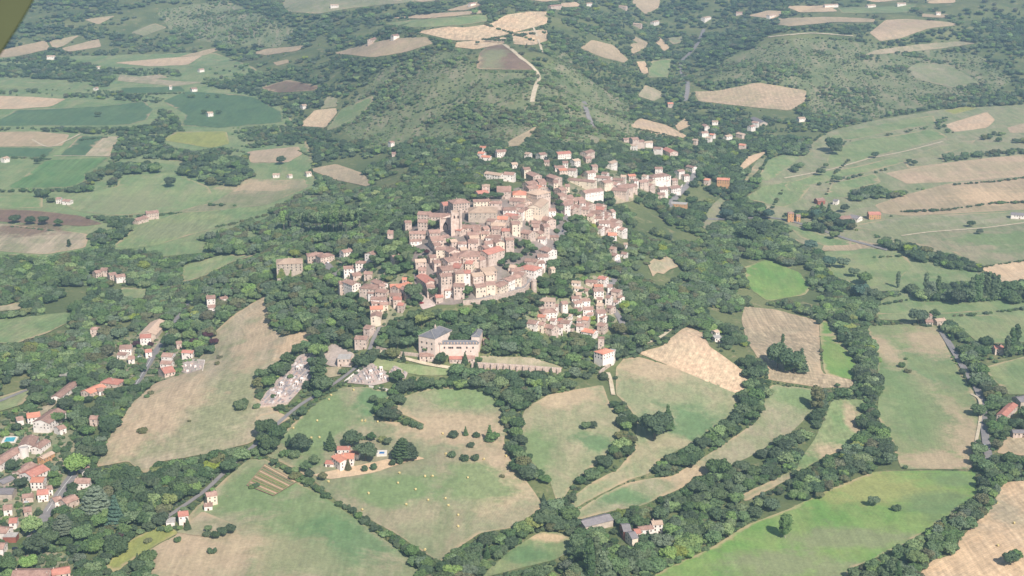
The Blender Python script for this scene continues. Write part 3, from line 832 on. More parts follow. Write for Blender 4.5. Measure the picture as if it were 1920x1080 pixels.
ROOF = {
 'b': ('brown', roofm('old_tiles', srgb(176, 142, 128), srgb(146, 116, 104), srgb(196, 168, 152))),
 'r': ('red', roofm('red_tiles', srgb(194, 134, 118), srgb(172, 116, 102), srgb(202, 156, 140))),
 'o': ('orange', roofm('orange_tiles', srgb(212, 146, 120), srgb(196, 130, 108), srgb(218, 168, 144))),
 't': ('tan', roofm('tan_tiles', srgb(200, 174, 152), srgb(182, 156, 136), srgb(212, 190, 168))),
 'g': ('grey', roofm('grey_sheets', srgb(140, 134, 134), srgb(124, 118, 120), srgb(156, 148, 146))),
 'k': ('slate', roofm('slate', srgb(126, 124, 128), srgb(110, 110, 116), srgb(142, 138, 140))),
 'f': ('grey', plain('flat_roofing', srgb(190, 184, 176), srgb(168, 162, 156), .3, .9)),
}
M_GLASS = plain('dark_glass', srgb(46, 46, 52), srgb(58, 56, 58), 1.0, .3)
M_SHUT = plain('window_surround', srgb(196, 182, 168), srgb(176, 164, 152), 1.0, .8)
M_WOOD = plain('door_wood', srgb(96, 66, 48), srgb(78, 54, 42), 1.0, .8)
M_STONE = plain('rubble_wall', srgb(212, 192, 178), srgb(178, 158, 144), .5, .95)
M_CONC = plain('concrete', srgb(176, 172, 160), srgb(152, 148, 138), .5, .9)
M_METAL = plain('metal', srgb(150, 152, 156), rough=.5, metal=.6)
def win_mesh(w, h, nm):
    b = MB(); b.box(-w/2-.12, w/2+.12, -.03, .10, -.12, h+.12, 0); b.box(-w/2, w/2, .09, .13, 0, h, 1)
    return b.mesh(nm, [M_SHUT, M_GLASS])
WIN = [win_mesh(1.05, 1.5, 'window'), win_mesh(.9, 1.2, 'window'), win_mesh(1.3, 1.9, 'window')]
bd = MB(); bd.box(-.75, .75, -.03, .10, 0, 2.35, 0); bd.box(-.6, .6, .09, .14, 0, 2.2, 1); DOOR = bd.mesh('door', [M_SHUT, M_WOOD])
bc = MB(); bc.box(-.4, .4, -.4, .4, -1.2, 1.3, 0); bc.box(-.48, .48, -.48, .48, 1.1, 1.3, 0); CHIM = bc.mesh('chimney', [M_STONE])
HOUSES = []   # centre x,y, half diag, screen bbox
KINDN = {'g': 'gabled', 'h': 'hipped', 's': 'lean-to', 'f': 'flat'}
def solve_ridge(x1, y1, x2, y2, H, rise):
    mx, my = (x1+x2)/2, (y1+y2)/2
    P = hit1(mx, my); d = rays([mx, x1, x2], [my, y1, y2])
    for _ in range(14):
        zt = float(hgt(P[0], P[1]))+H+rise
        t = (zt-CAMZ)/d[0][2]; Q = np.array([d[0][0]*t, d[0][1]*t]); P = np.array([P[0]*.4+Q[0]*.6, P[1]*.4+Q[1]*.6, 0])
    g = float(hgt(P[0], P[1])); zt = g+H+rise
    A = d[1]*(zt-CAMZ)/d[1][2]; B = d[2]*(zt-CAMZ)/d[2][2]
    return A, B, g
WINDOWCOUNT = [0]
def house(x1, y1, x2, y2, Wd, H, roof='g', wall='p', rc='b', name=None, cat=None, base=None, label=None, chim=True, wins=True, arcade=False):
    if (x1, y1) == (x2, y2): x2 += 2
    pitch = {'g': .36, 'h': .36, 's': .22, 'f': 0}[roof]
    s0 = scale_at(hit1((x1+x2)/2, (y1+y2)/2)); kf = min(1.3, max(1.0, 1.72/s0))
    if not label: Wd *= kf; H *= kf
    rise = pitch*Wd/2 if roof != 's' else pitch*Wd/2
    A, B, g = solve_ridge(x1, y1, x2, y2, H, rise)
    c = (A+B)/2; dx, dy = B[0]-A[0], B[1]-A[1]; L = math.hypot(dx, dy); ang = math.atan2(dy, dx)
    L = min(L, 60)
    if roof == 'h': L = L+Wd*.72
    L = max(L, 4.5)
    x0 = -L/2; X1 = L/2; y0 = -Wd/2; Y1 = Wd/2
    ca, sa = math.cos(ang), math.sin(ang)
    cor = [(c[0]+x*ca-y*sa, c[1]+x*sa+y*ca) for x in (x0, X1) for y in (y0, Y1)]
    zb = min(float(hgt(*q)) for q in cor)-.6-g
    name = name or 'house'
    root = obj(name, None, loc=(c[0], c[1], g), rz=ang); root.empty_display_size = 1
    wn, wm = WALL[wall]; rn, rm = ROOF[rc if roof != 'f' else 'f']
    b = MB()
    if roof == 'g':
        for s, e in ((x0, 1), (X1, -1)):
            pts = [(s, Y1, zb), (s, y0, zb), (s, y0, H), (s, 0, H+rise), (s, Y1, H)]
            b.poly(pts if e == 1 else pts[::-1])
    elif roof == 's':
        for s, e in ((x0, 1), (X1, -1)):
            pts = [(s, Y1, zb), (s, y0, zb), (s, y0, H-rise), (s, Y1, H+rise)]
            b.poly(pts if e == 1 else pts[::-1])
    else:
        b.poly([(x0, Y1, zb), (x0, y0, zb), (x0, y0, H), (x0, Y1, H)]); b.poly([(X1, y0, zb), (X1, Y1, zb), (X1, Y1, H), (X1, y0, H)])
    hf, hb = (H-rise, H+rise) if roof == 's' else (H, H)
    b.poly([(x0, y0, zb), (X1, y0, zb), (X1, y0, hf), (x0, y0, hf)]); b.poly([(X1, Y1, zb), (x0, Y1, zb), (x0, Y1, hb), (X1, Y1, hb)])
    obj('wall', b.mesh('wall', [wm]), root)
    o = .45; th = .22; r = MB()
    if roof == 'g':
        for s in (-1, 1):
            e = s*(Wd/2+o); ze = H-pitch*o
            lo = [(x0-o, 0, H+rise), (X1+o, 0, H+rise), (X1+o, e, ze), (x0-o, e, ze)]
            up = [(x, y, z+th) for x, y, z in lo]
            if s > 0: lo, up = lo[::-1], up[::-1]
            r.poly(up[::-1]); r.poly(lo)
            for i in range(4):
                j = (i+1) % 4; r.poly([lo[i], lo[j], up[j], up[i]])
    elif roof == 'h':
        hx = max(L/2-Wd/2*.95, .3); E = [(x0-o, y0-o), (X1+o, y0-o), (X1+o, Y1+o), (x0-o, Y1+o)]; ze = H-pitch*o+th
        zt = H+rise+th; a_, b_ = (-hx, 0, zt), (hx, 0, zt); e4 = [(x, y, ze) for x, y in E]
        r.poly([e4[0], e4[1], b_, a_]); r.poly([e4[1], e4[2], b_]); r.poly([e4[2], e4[3], a_, b_]); r.poly([e4[3], e4[0], a_])
        l4 = [(x, y, ze-th) for x, y in E]; r.poly(l4[::-1])
        for i in range(4): j = (i+1) % 4; r.poly([l4[i], l4[j], e4[j], e4[i]])
    elif roof == 's':
        lo = [(x0-o, y0-o, hf-pitch*o), (X1+o, y0-o, hf-pitch*o), (X1+o, Y1+o, hb+pitch*o), (x0-o, Y1+o, hb+pitch*o)]
        up = [(x, y, z+th) for x, y, z in lo]; r.poly(up); r.poly(lo[::-1])
        for i in range(4): j = (i+1) % 4; r.poly([lo[i], lo[j], up[j], up[i]])
    else:
        r.box(x0-.15, X1+.15, y0-.15, Y1+.15, H, H+.35)
    ro = obj('roof', r.mesh('roof', [rm]), root)
    dist = math.hypot(c[0], c[1])
    if chim and roof in 'gh' and L > 6:
        for k in range(1 if L < 14 else 2):
            cx = (L/2-1.4)*(1 if k == 0 else -1)*rnd.choice((1, -1)) if roof == 'g' else rnd.uniform(-.15, .15)*L; cy = rnd.choice((-1, 1))*Wd*.14
            obj('chimney', CHIM, ro, loc=(cx, cy, H+rise-pitch*abs(cy)), scale=(1, 1, rnd.uniform(.9, 1.3)))
    if wins:
        vc = np.array([-c[0], -c[1]]); vc /= np.hypot(*vc)
        big = dist < 2400; donedoor = False
        for (nx_, ny_, wdt, top) in ((0, -1, L, hf), (0, 1, L, hb), (-1, 0, Wd, H), (1, 0, Wd, H)):
            wnx, wny = nx_*ca-ny_*sa, nx_*sa+ny_*ca
            if wnx*vc[0]+wny*vc[1] < .12: continue
            fl = max(1, min(3 if wall in 'pcs' and H > 12 else 2, int((top-.6)/3.0))); n = max(1, min(6, int((wdt-1.2)/3.1)))
            if not big: fl = 1; n = min(n, 2)
            if wall == 'r' and n > 2: n = 2
            wm_ = rnd.choice(WIN[:2]) if H > 4 else WIN[1]
            for f in range(fl):
                for k in range(n):
                    if rnd.random() < .12: continue
                    s = (k+.5)/n*wdt-wdt/2+rnd.uniform(-.25, .25); z = top-2.3-f*3.0
                    if z < .5: continue
                    if nx_ == 0: lx, ly = s, (y0 if ny_ < 0 else Y1); rr = PI if ny_ < 0 else 0
                    else: lx, ly = (x0 if nx_ < 0 else X1), s; rr = PI/2 if nx_ < 0 else -PI/2
                    obj('window', wm_, root, loc=(lx, ly, z), rz=rr); WINDOWCOUNT[0] += 1
            if not donedoor and big and H > 2.5:
                s = rnd.uniform(-.3, .3)*wdt
                zg = float(hgt(c[0]+(s*ca-(y0 if nx_ == 0 else 0)*sa), c[1]+(s*sa+(y0 if nx_ == 0 else 0)*ca)))-g
                zg = min(max(zg, -1.5), .8)
                if nx_ == 0: obj('door', DOOR, root, loc=(s, y0 if ny_ < 0 else Y1, zg), rz=PI if ny_ < 0 else 0)
                else: obj('door', DOOR, root, loc=(x0 if nx_ < 0 else X1, s, zg), rz=PI/2 if nx_ < 0 else -PI/2)
                donedoor = True
    root['category'] = cat or ('house' if name == 'house' else name.replace('_', ' '))
    sizew = ('long ' if L > 20 else 'tall ' if H >= 11 else 'small ' if L < 9.5 or H < 5.5 else '')
    if name == 'house': root['group'] = 'village houses'
    if label: root['label'] = label
    else: want_label(root, (x1+x2)/2, (y1+y2)/2, base or f"{sizew}{wn} {name.replace('_', ' ')}, {rn} {KINDN[roof]} roof")
    s = scale_at((c[0], c[1], g)); cx, cy, _ = project((c[0], c[1], g+H*.55))
    hx = (abs(L*ca)+abs(Wd*sa))*s/2; HOUSES.append((c[0], c[1], math.hypot(L, Wd)/2, float(cx[0]), float(cy[0]), hx, (H*.55)*s*.95+Wd*s*.1, dist, ang, L, Wd))
    return root, ro, (L, Wd, H, rise, ang, g, zb)
HS = """1062,372 1074,372 9 6 g p b;1094,381 1106,383 9 6 g p b;1116,394 1128,396 9 7 g w b;1132,402 1144,404 9 6 g p b;1104,400 1114,401 8 6 g c b;1148,420 1158,423 8 7 g w b;1134,425 1142,427 8 6 g p b;1068,385 1080,387 9 6 g p b;1120,381 1132,383 9 6 g p b
1046,352 1056,350 9 8 g p b;1060,345 1068,345 9 8 g c b;1148,340 1160,342 9 7 g w b;1180,345 1192,344 9 8 g p b;1186,336 1194,335 8 8 g w b;1212,343 1224,345 9 7 g p b;1164,328 1174,328 8 7 g w t;1146,462 1154,463 8 6 g p b;1150,474 1158,476 8 6 g w b;1218,335 1226,336 8 8 g c b
1240,336 1250,335 8 8 g w b;1258,335 1268,334 8 7 g p b;1280,327 1290,326 8 7 g w b;1206,327 1214,328 8 7 g w t;1130,322 1140,323 8 6 g w b;1108,309 1118,308 8 6 g p b;1055,302 1065,302 8 6 g w b;1020,300 1030,300 8 5 g p b;958,305 968,304 8 5 g w t
1084,596 1092,597 8 7 g w b;1066,606 1076,607 8 6 g p b;1100,578 1110,579 8 8 g p b;1128,590 1136,592 8 9 g w b;1142,572 1150,574 8 7 g p b;1153,562 1160,563 7 6 g w b;1048,596 1056,597 8 6 g p r;1034,596 1042,597 8 6 g w b;1080,548 1090,548 8 5 g p t;1094,540 1104,541 8 6 g c b
6,948 22,946 9 6 g w b;98,934 112,930 9 6 g w b;150,872 164,869 9 6 g w b;44,952 58,950 9 5 g p b;18,972 32,971 9 6 g w r;106,800 118,796 9 6 g w b;240,668 252,667 9 6 g w b;272,655 284,654 9 7 g w r;330,640 340,639 8 6 g p b;86,912 96,910 8 6 g w b;182,728 192,726 9 5 g w b;30,782 42,780 9 6 g w b
785,396 808,397 9 12 g p b;786,411 803,412 8 11 g p b;806,399 841,400 11 10 g p b;828,379 850,377 10 9 g p r;855,373 866,372 13 13 h p b
893,358 912,356 9 7 g p r;932,349 958,349 16 8 g p b;887,374 918,373 7 8 g c b;917,377 941,377 7 7 g p b;958,370 985,372 10 7 g p b
972,357 976,357 13 6 h c o;985,341 1002,338 9 7 g p b;1007,336 1020,335 9 7 g p b;1007,346 1017,349 10 8 g p o;987,349 1002,347 9 7 g p b;1004,356 1013,354 14 12 h p t
1001,384 1016,371 12 14 g c t;986,388 993,390 8 14 g c b;970,382 984,383 9 10 g p b;942,389 966,388 9 8 g w b;950,399 972,402 9 8 g p r;932,405 953,406 9 8 g p o
958,415 973,414 9 14 g c b;922,417 948,418 9 8 g p t;924,424 938,425 8 9 g p b;941,428 956,428 8 9 g p r;912,440 940,441 9 8 g w b
982,430 998,433 10 8 g p b;994,413 1014,414 8 8 g p b;1022,405 1034,410 9 8 g p b;1023,391 1040,390 8 7 g w b;1017,420 1027,419 9 13 g p b;1006,435 1013,432 8 7 g c b;1010,443 1024,444 7 6 g w b
868,421 902,422 9 8 g p b;876,435 897,434 9 8 g p b;880,442 897,441 8 8 g p t;905,425 915,424 8 8 g p b;904,433 918,434 8 8 g c b;804,431 824,430 10 8 g p b;806,444 828,442 12 9 g p b;829,441 840,440 7 6 g p b
768,433 798,433 8 9 g p b;769,449 790,448 6 6 g w b;758,414 770,413 7 10 g p b;818,463 836,463 8 9 g c b;841,462 852,468 10 9 g p b;832,484 856,479 12 9 g p b;852,493 866,494 13 8 g p r;824,500 846,497 12 13 g p b
859,453 875,453 7 8 g w b;878,449 896,449 10 8 g p b;862,464 874,463 8 7 g p t;872,470 886,470 16 10 h p b;875,488 888,489 9 8 g c r;905,470 935,461 13 13 g p r;908,452 922,451 9 7 g w b;900,503 925,499 12 9 g p t;907,510 923,508 9 10 g c t
852,507 868,506 9 16 g c b;870,506 882,506 9 14 g w r;884,512 904,510 10 10 g p t;851,531 871,531 9 14 g p b;833,540 848,539 7 8 g w b;816,553 829,552 7 6 g p r;799,533 813,532 9 12 g p b;790,513 808,526 9 9 g p r
785,501 799,501 9 8 g p b;778,486 798,485 9 8 g p t;889,533 908,531 9 11 g c b;910,528 927,527 9 12 g c b;928,534 944,526 9 9 g c b;945,523 957,518 9 10 g w b;958,517 972,514 9 9 g c b;966,509 984,511 9 11 g p b;958,502 981,501 10 8 g w b
988,496 1000,498 13 9 h w r;955,496 967,497 8 8 g p t;1007,489 1019,488 8 9 g w b;986,484 1008,486 8 8 g p b;1020,462 1036,467 10 9 g w b;1008,476 1028,476 9 8 g w b
812,455 824,454 9 8 g p b;844,449 855,448 8 8 g p t;846,476 856,474 9 8 g p b;893,483 904,480 9 9 g p b;942,403 952,404 8 8 g p b;903,461 912,459 9 9 g p b;927,445 938,452 8 9 g c b;856,426 868,428 8 7 g p r;886,428 899,427 8 8 g p b;917,409 930,411 8 8 g p b
804,478 816,477 8 8 g p b;812,488 824,487 8 9 g p b;868,477 876,481 8 9 g p t;975,392 984,393 8 10 g w b;962,404 975,406 8 10 g c b;1000,421 1010,421 8 9 g p b;995,347 1003,345 8 7 g p b;1012,341 1024,341 8 8 g w b;978,374 990,377 9 9 g p t
1073,526 1088,527 7 5 g w t;1078,537 1093,538 6 5 g w t;1099,524 1120,525 8 6 g p b;1114,533 1130,533 8 6 g p o;1112,541 1130,540 9 9 g w b;1124,517 1138,519 9 8 g w r;1139,533 1148,533 9 8 g w b;1149,541 1164,543 9 9 g p b;1138,553 1146,554 9 10 g w b
1119,557 1129,557 8 8 g c b;1072,555 1085,555 8 6 g w b;1088,560 1105,559 8 10 g w b;1074,565 1088,563 8 7 g w b;1018,558 1033,558 10 12 h p t;1031,569 1047,570 8 8 g w b;1052,565 1062,564 9 13 g w b;1022,579 1032,578 12 8 h w b;1010,589 1023,590 8 5 g p o
992,599 1008,601 11 7 g w b;1011,603 1021,604 9 8 g c b;1025,607 1041,611 10 9 g p b;1045,608 1055,608 9 8 g w b;1053,599 1070,601 10 9 g w b;1077,576 1090,577 9 7 g w b;1093,575 1112,575 9 10 g w b;1120,568 1131,569 8 7 g p t;1118,581 1134,580 11 12 g w b
1094,593 1105,594 10 10 g p o;1082,606 1095,607 8 8 g w b;1095,615 1117,619 10 6 g w o;1124,604 1136,606 10 9 g p b;1103,585 1112,586 8 7 g w b;1063,588 1072,589 7 5 g w t;1160,553 1168,556 7 5 g w b
1050,367 1072,365 10 6 g p b;1048,375 1075,376 10 6 g p b;1073,371 1092,369 10 6 g p b;1060,382 1088,384 9 6 g p b;1055,380 1066,379 9 9 g w b;1086,375 1098,375 9 8 g w b;1082,387 1105,388 8 6 g p b;1112,386 1134,388 9 6 g p r;1103,394 1128,396 9 6 g p b
1127,396 1142,398 8 6 g p b;1143,393 1149,392 8 8 g w b;1110,404 1130,405 8 6 g w b;1123,413 1143,413 9 8 g w b;1140,407 1160,412 9 6 g p b;1144,416 1160,419 8 7 g p b;1160,425 1172,427 8 8 g w b;1123,423 1131,424 7 7 g w b;1140,436 1156,436 8 6 g w o
1170,455 1176,455 6 5 g w t;1166,472 1176,473 7 5 g w b;1092,357 1126,352 9 9 g w b;1150,351 1177,353 9 8 g p b;1044,363 1056,361 9 7 g p b;1100,378 1110,381 8 7 g p b
900,274 911,274 8 5 g w o;898,284 909,285 8 7 g w o;904,291 920,292 8 4 g w o;930,281 948,280 10 7 g w b;986,285 995,286 8 5 g w t;1009,287 1021,285 9 6 g w b;1043,285 1068,283 10 7 g w r;1094,284 1109,280 10 8 g p b;1073,299 1084,297 8 7 g w t
1096,294 1107,293 8 6 g p b;1047,316 1061,315 9 5 g p o;1039,311 1057,310 8 5 g w b;1065,315 1081,316 9 7 g w b;1098,321 1113,319 9 8 g w b;912,321 942,325 9 6 g w t;946,322 965,323 10 8 g w b;980,314 992,313 9 10 g c b;994,321 1008,327 10 8 g p b
1031,326 1047,331 10 8 g p b;1038,337 1046,337 9 14 g c b;1128,339 1144,336 10 9 g c b;1151,333 1170,335 9 6 g p b;1177,327 1190,326 8 7 g p o;1156,348 1178,344 14 7 g p b;1196,338 1212,336 10 8 g p b;1228,313 1242,313 9 8 g w b
1224,327 1246,324 13 11 h w b;1269,319 1280,317 8 9 g w b;1290,309 1303,312 8 6 g w b;1235,351 1250,350 9 8 g w b;1254,350 1272,347 9 7 g w b;1233,361 1246,361 8 6 g p b;1183,258 1195,257 10 11 g p b;1195,263 1206,262 9 9 g p b;1181,270 1194,271 7 6 g w t
1208,265 1222,264 8 6 g w t;1168,259 1182,258 7 4 g p b;1227,275 1241,276 10 8 g w b;1249,276 1264,283 11 6 g p r;1141,304 1152,300 8 8 g w t;1322,334 1331,335 8 6 g p o;1345,333 1368,334 9 9 g o o;1320,232 1326,236 7 7 g w b;1314,247 1326,246 8 6 g w b
1325,256 1334,257 7 6 g w t;1335,226 1346,226 8 5 g w t;1300,260 1308,261 7 6 g p t;1359,254 1370,252 7 5 g w t;1383,248 1395,250 8 6 g p t;1411,227 1422,228 8 7 g w b;1405,236 1413,234 7 7 g w b;1387,269 1398,270 8 6 g p o;1332,250 1340,251 7 5 g w o;1496,220 1508,219 8 5 g w t
583,474 598,473 11 7 h p b;603,476 615,474 11 8 h p b;640,469 657,466 9 7 g w b;691,474 705,468 9 8 g w b;673,489 680,489 8 10 h w b;644,499 664,498 9 9 g w b;727,432 737,432 10 12 g p b;735,479 750,477 8 7 g p b;659,512 675,510 10 6 g p b;683,509 698,509 8 7 g p b
635,527 647,526 9 13 g p b;650,523 668,530 10 10 g w b;702,523 720,530 9 7 g w b;688,532 700,533 14 11 h p b;707,541 727,543 10 7 g p b;731,533 750,532 9 6 g p o;741,536 765,528 8 6 g p o;757,536 769,543 9 8 g p b;738,556 753,556 9 8 g p r;755,520 762,520 7 6 g p o
697,556 725,557 9 7 g w b;696,564 712,563 8 6 g p b;713,566 728,566 8 6 g c b;694,574 717,573 10 9 g c o;704,591 707,583 9 9 g c b;687,609 698,611 10 9 g p b;667,629 689,630 10 10 g p b;732,549 753,550 9 8 g p b;748,567 758,568 8 7 g p r;693,545 703,546 8 7 g w b;712,532 722,532 7 7 g p b
387,554 403,553 11 9 g w b;412,557 425,555 7 4 g w b;390,572 403,571 9 7 g w b;263,627 283,626 11 8 g w r;225,647 247,646 12 8 g w b;222,660 238,661 8 5 g w b;343,656 363,657 9 7 g w r;306,661 325,662 11 8 g w b;303,676 323,677 9 6 g w b;302,690 322,686 16 6 g p r
203,709 219,711 13 5 h p r;50,775 74,772 12 7 g w o;170,779 184,779 9 7 g p b;58,815 48,832 12 6 g w b;86,823 66,837 8 6 g w b;75,857 97,846 6 6 g o t;33,884 58,866 10 5 g p b;48,886 80,871 14 6 g w r;60,895 83,895 10 8 g w o;70,919 90,917 10 7 g w r;42,927 62,925 7 5 g p b
142,897 170,897 10 6 g w b;116,937 140,927 10 6 g p b;-4,988 17,990 10 6 g w b;-5,1019 9,1019 10 6 g w b;97,1068 130,1063 10 5 g p r;386,924 405,921 9 9 g c b;383,944 398,943 7 4 g w b;334,960 352,958 10 8 g w r;312,976 328,975 8 4 f w t
633,837 656,837 8 5 g w r;641,850 664,850 13 7 g w o;656,845 674,846 8 5 g w o;630,851 646,862 9 8 g w o;612,863 627,864 8 3 g w r;1190,993 1198,992 8 6 g p r;1197,988 1223,985 7 6 g w b;1222,977 1241,976 8 8 g w t
1481,397 1484,397 6 11 h o b;1493,402 1500,402 7 7 g o b;1530,372 1544,371 9 5 g r b;1572,405 1594,404 11 5 g o b;1595,402 1613,405 11 5 g w g;1628,397 1650,397 10 6 g o r;1564,373 1572,374 7 5 g w g;1735,599 1748,599 8 5 g s b;1753,598 1770,596 8 5 g s t;1864,648 1880,648 10 7 g p r
1878,776 1900,755 9 6 g p r;273,396 296,394 9 8 g p b;252,410 272,404 9 5 g p b;106,370 115,370 7 6 g w b;120,373 133,374 8 5 g w b;176,508 186,506 8 6 g p b;190,502 202,502 9 7 g p b;203,512 216,510 8 7 g p b;216,515 233,513 9 7 g w b
88,104 103,104 9 6 g w t;182,124 190,124 7 4 g w t;372,129 381,128 8 5 g w b;318,160 322,160 7 6 g w t;358,165 368,164 8 5 g w b;388,210 398,209 8 6 g w t;4,295 14,293 8 6 g w t;177,164 182,163 7 4 g w b;730,265 737,264 7 6 g w b;735,285 743,285 7 4 g p b
512,325 524,325 7 4 g w t;540,327 546,326 6 4 g w t;573,322 582,321 7 5 g w t;565,196 573,195 8 5 g w t;693,73 702,70 8 6 g p b;735,65 746,64 9 6 g w b;1188,43 1203,44 8 6 g p t;1223,40 1233,38 8 6 g w t;1318,32 1330,30 9 6 g w t;1545,8 1570,7 9 5 g w t
1625,9 1640,8 9 5 g w t;1682,5 1698,5 9 5 g w t;1755,22 1763,22 9 5 g w t;1252,192 1262,192 8 6 g p o;1030,10 1050,8 9 6 g p b;1160,10 1175,11 8 5 g p t;1100,5 1110,5 8 5 g w t;880,5 890,4 8 5 g w b;620,8 635,8 9 5 g w t;1380,22 1392,22 8 5 g p b;1440,28 1452,26 8 5 g w t"""
for tok in HS.replace('\n', ';').split(';'):
    t = tok.split()
    (x1, y1), (x2, y2) = [tuple(float(v) for v in a.split(',')) for a in t[:2]]
    w, h = float(t[2]), float(t[3]); sh = (rnd.uniform(-.4, .4), rnd.uniform(-.4, .4))
    if 765 < (x1+x2)/2 < 1045 and 335 < (y1+y2)/2 < 560: w *= 1.28; h = max(5, h*.86)
    elif (x1+x2)/2 < 330 and y1 > 600: w *= 1.15
    elif 1040 < x1 < 1185 and 350 < y1 < 445: w *= 1.3; h *= 1.1
    elif 340 < (y1+y2)/2 < 640: w *= 1.12; h *= .95
    house(x1, y1, x2, y2, w, h, t[4], t[5], t[6])

def hs(*a, **k): return house(*a, **k)
# special buildings
hs(893, 387, 918, 387, 24, 11, 'h', 's', 't', name='town_hall', cat='hall', label='large grey stone hall with hipped tan roof and blue solar panels', chim=False)
R, ro, (L, Wd, H, rise, ang, g, zb) = hs(530, 485, 555, 484, 20, 15, 'h', 's', 't', name='manor_house', cat='house', label='big square stone house with ivy on its front above the woods')
M_IVY = leaf_mat('ivy_leaves', srgb(96, 128, 52), srgb(150, 156, 60))
b = MB()
for _ in range(900):
    x = -L/2+rnd.random()**1.3*L*.55; z = rnd.random()*(H*.8)-1; s = rnd.uniform(.3, .7)
    if z > H*.35+5*math.sin(x*.5): continue
    y = -Wd/2-.15-rnd.random()*.5; a = rnd.uniform(-.6, .6)
    b.poly([(x-s, y, z-s), (x+s, y+a*s*.3, z-s*.6), (x+s*.8, y-.3, z+s), (x-s*.7, y, z+s*.8)])
obj('ivy', b.mesh('ivy', [M_IVY]), R)
hs(1067, 333, 1117, 338, 11, 9, 'g', 'c', 'b', name='school_building', cat='school', label='long cream school wing with many windows and brown roof')
hs(1092, 326, 1146, 331, 12, 7, 'g', 'w', 'b', name='school_building', cat='school', label='long white rear wing behind the cream school')
hs(1257, 380, 1288, 382, 13, 6, 'f', 'o', 'f', name='modern_building', cat='building', label='flat-roofed ochre building at the valley road bend')
hs(299, 598, 276, 622, 19, 6, 'g', 's', 't', name='warehouse', cat='warehouse', label='long tan-grey roofed warehouse above the lined road', chim=False, wins=False)
hs(140, 714, 104, 742, 10, 5, 'g', 'w', 'b', name='long_hall', cat='hall', label='long narrow white hall with brown roof below the concrete bridge', chim=False)
hs(160, 732, 190, 719, 13, 5, 'g', 'p', 'o', name='villa', cat='house', label='low villa with wide orange-tiled roof among dry lawns')
hs(108, 765, 76, 787, 17, 10, 'g', 'w', 'b', name='gabled_hall', cat='hall', label='big white hall with tall white gable and dark red-brown roof', chim=False)
hs(-12, 866, 32, 838, 12, 7, 'g', 'w', 'b', name='long_hall', cat='hall', label='long white hall with brown roof beside the white cylindrical tank', chim=False)
hs(-2, 902, 20, 892, 10, 4, 'g', 's', 'g', name='shed', cat='shed', label='pale sheeted shed at the hamlet edge, behind the lilac-grey shed', chim=False, wins=False)
hs(-6, 916, 26, 916, 13, 6, 'g', 's', 'g', name='shed', cat='shed', label='lilac-grey sheeted shed at the hamlet edge below the tank', chim=False, wins=False)
hs(25, 1070, 93, 1069, 20, 6, 'g', 'p', 'b', name='large_house', cat='house', label='very big brown-tiled roof with pale verges at the park gate')
hs(1090, 977, 1142, 964, 13, 5, 'g', 's', 'g', name='barn', cat='barn', label='long open grey-roofed barn at the foot of the dry pasture', chim=False, wins=False)
hs(1166, 984, 1180, 983, 14, 8, 'g', 'r', 'g', name='barn', cat='barn', label='red brick gabled barn with grey roof in the stream farm', chim=False)
hs(1179, 999, 1190, 997, 13, 8, 'g', 'c', 'g', name='barn', cat='barn', label='grey-roofed barn with pale front, lowest of the stream farm', chim=False)
hs(1740, 588, 1743, 588, 7, 9, 'h', 's', 'b', name='pigeon_tower', cat='tower', label='small stone pigeon tower with pointed brown roof by the green strip', chim=False)
hs(909, 345, 913, 345, 9, 12, 'h', 'p', 't', name='pigeon_tower', cat='tower', label='square pink tower with tan hipped roof behind the summit houses', chim=False)
hs(947, 446, 962, 445, 9, 16, 'g', 'p', 'b', name='tower_house', cat='tower', label='tall pink stone tower house above the terraced gardens')
hs(1031, 501, 1038, 500, 8, 10, 'g', 'c', 't', name='tower_house', cat='house', label='lone cream house standing over the rampart street wall')
hs(824, 513, 845, 511, 11, 21, 'g', 'p', 'b', name='medieval_house', cat='house', label='very tall medieval house with stone buttresses over the rampart')
hs(176, 613, 182, 613, 9, 9, 'h', 'p', 'b', name='stone_tower', cat='tower', label='small square stone tower with hipped roof alone in the valley wood', chim=False)
hs(1906, 745, 1940, 740, 14, 6, 'g', 's', 'g', name='hangar', cat='barn', label='grey-roofed hangar of the red-roofed farm', chim=False, wins=False)
hs(1898, 806, 1935, 806, 8, 5, 'g', 'p', 'g', name='farm_shed', cat='shed', label='low brown shed below the red-roofed farm at the field edge', chim=False)
hs(1896, 398, 1925, 400, 12, 6, 'g', 'w', 'g', name='barn', cat='barn', label='grey-roofed barn on the bare upper field', chim=False)
hs(1413, 219, 1432, 228, 16, 4, 'g', 's', 'g', name='barn', cat='barn', label='long grey-roofed barn among valley trees', chim=False, wins=False)
hs(1029, 441, 1047, 441, 8, 4, 'g', 's', 'b', name='market_hall', cat='hall', label='open dark-fronted hall by the rampart street', chim=False)
hs(8, 1003, 32, 1003, 8, 5, 'f', 'r', 'g', name='canopy', cat='canopy', label='grey flat canopy over a red front in the yard', chim=False, wins=False)
hs(1125, 631, 1129, 631, 5.5, 13, 'h', 'p', 'b', name='turret', cat='tower', label='slim pink turret with brown cap behind the tall white chapel house', chim=False)
hs(1128, 656, 1137, 653, 12, 14, 'h', 'w', 'o', name='chapel_house', cat='house', label='tall white house with pinkish hipped roof over the pasture corner')
hs(1145, 660, 1149, 655, 6, 13, 'f', 'w', 'r', name='terrace_block', cat='building', label='flat white block built against the tall white chapel house', chim=False)
hs(634, 669, 658, 669, 14, 6, 'f', 'p', 'o', name='funeral_hall', cat='building', label='low pink building with flat roof between the two cemeteries', chim=False)
hs(1338, 620, 1345, 618, 7, 6, 'g', 'w', 't', base='small white cottage upper block'); hs(1338, 632, 1352, 631, 9, 5, 'f', 'w', 't', base='white flat-topped cottage block')

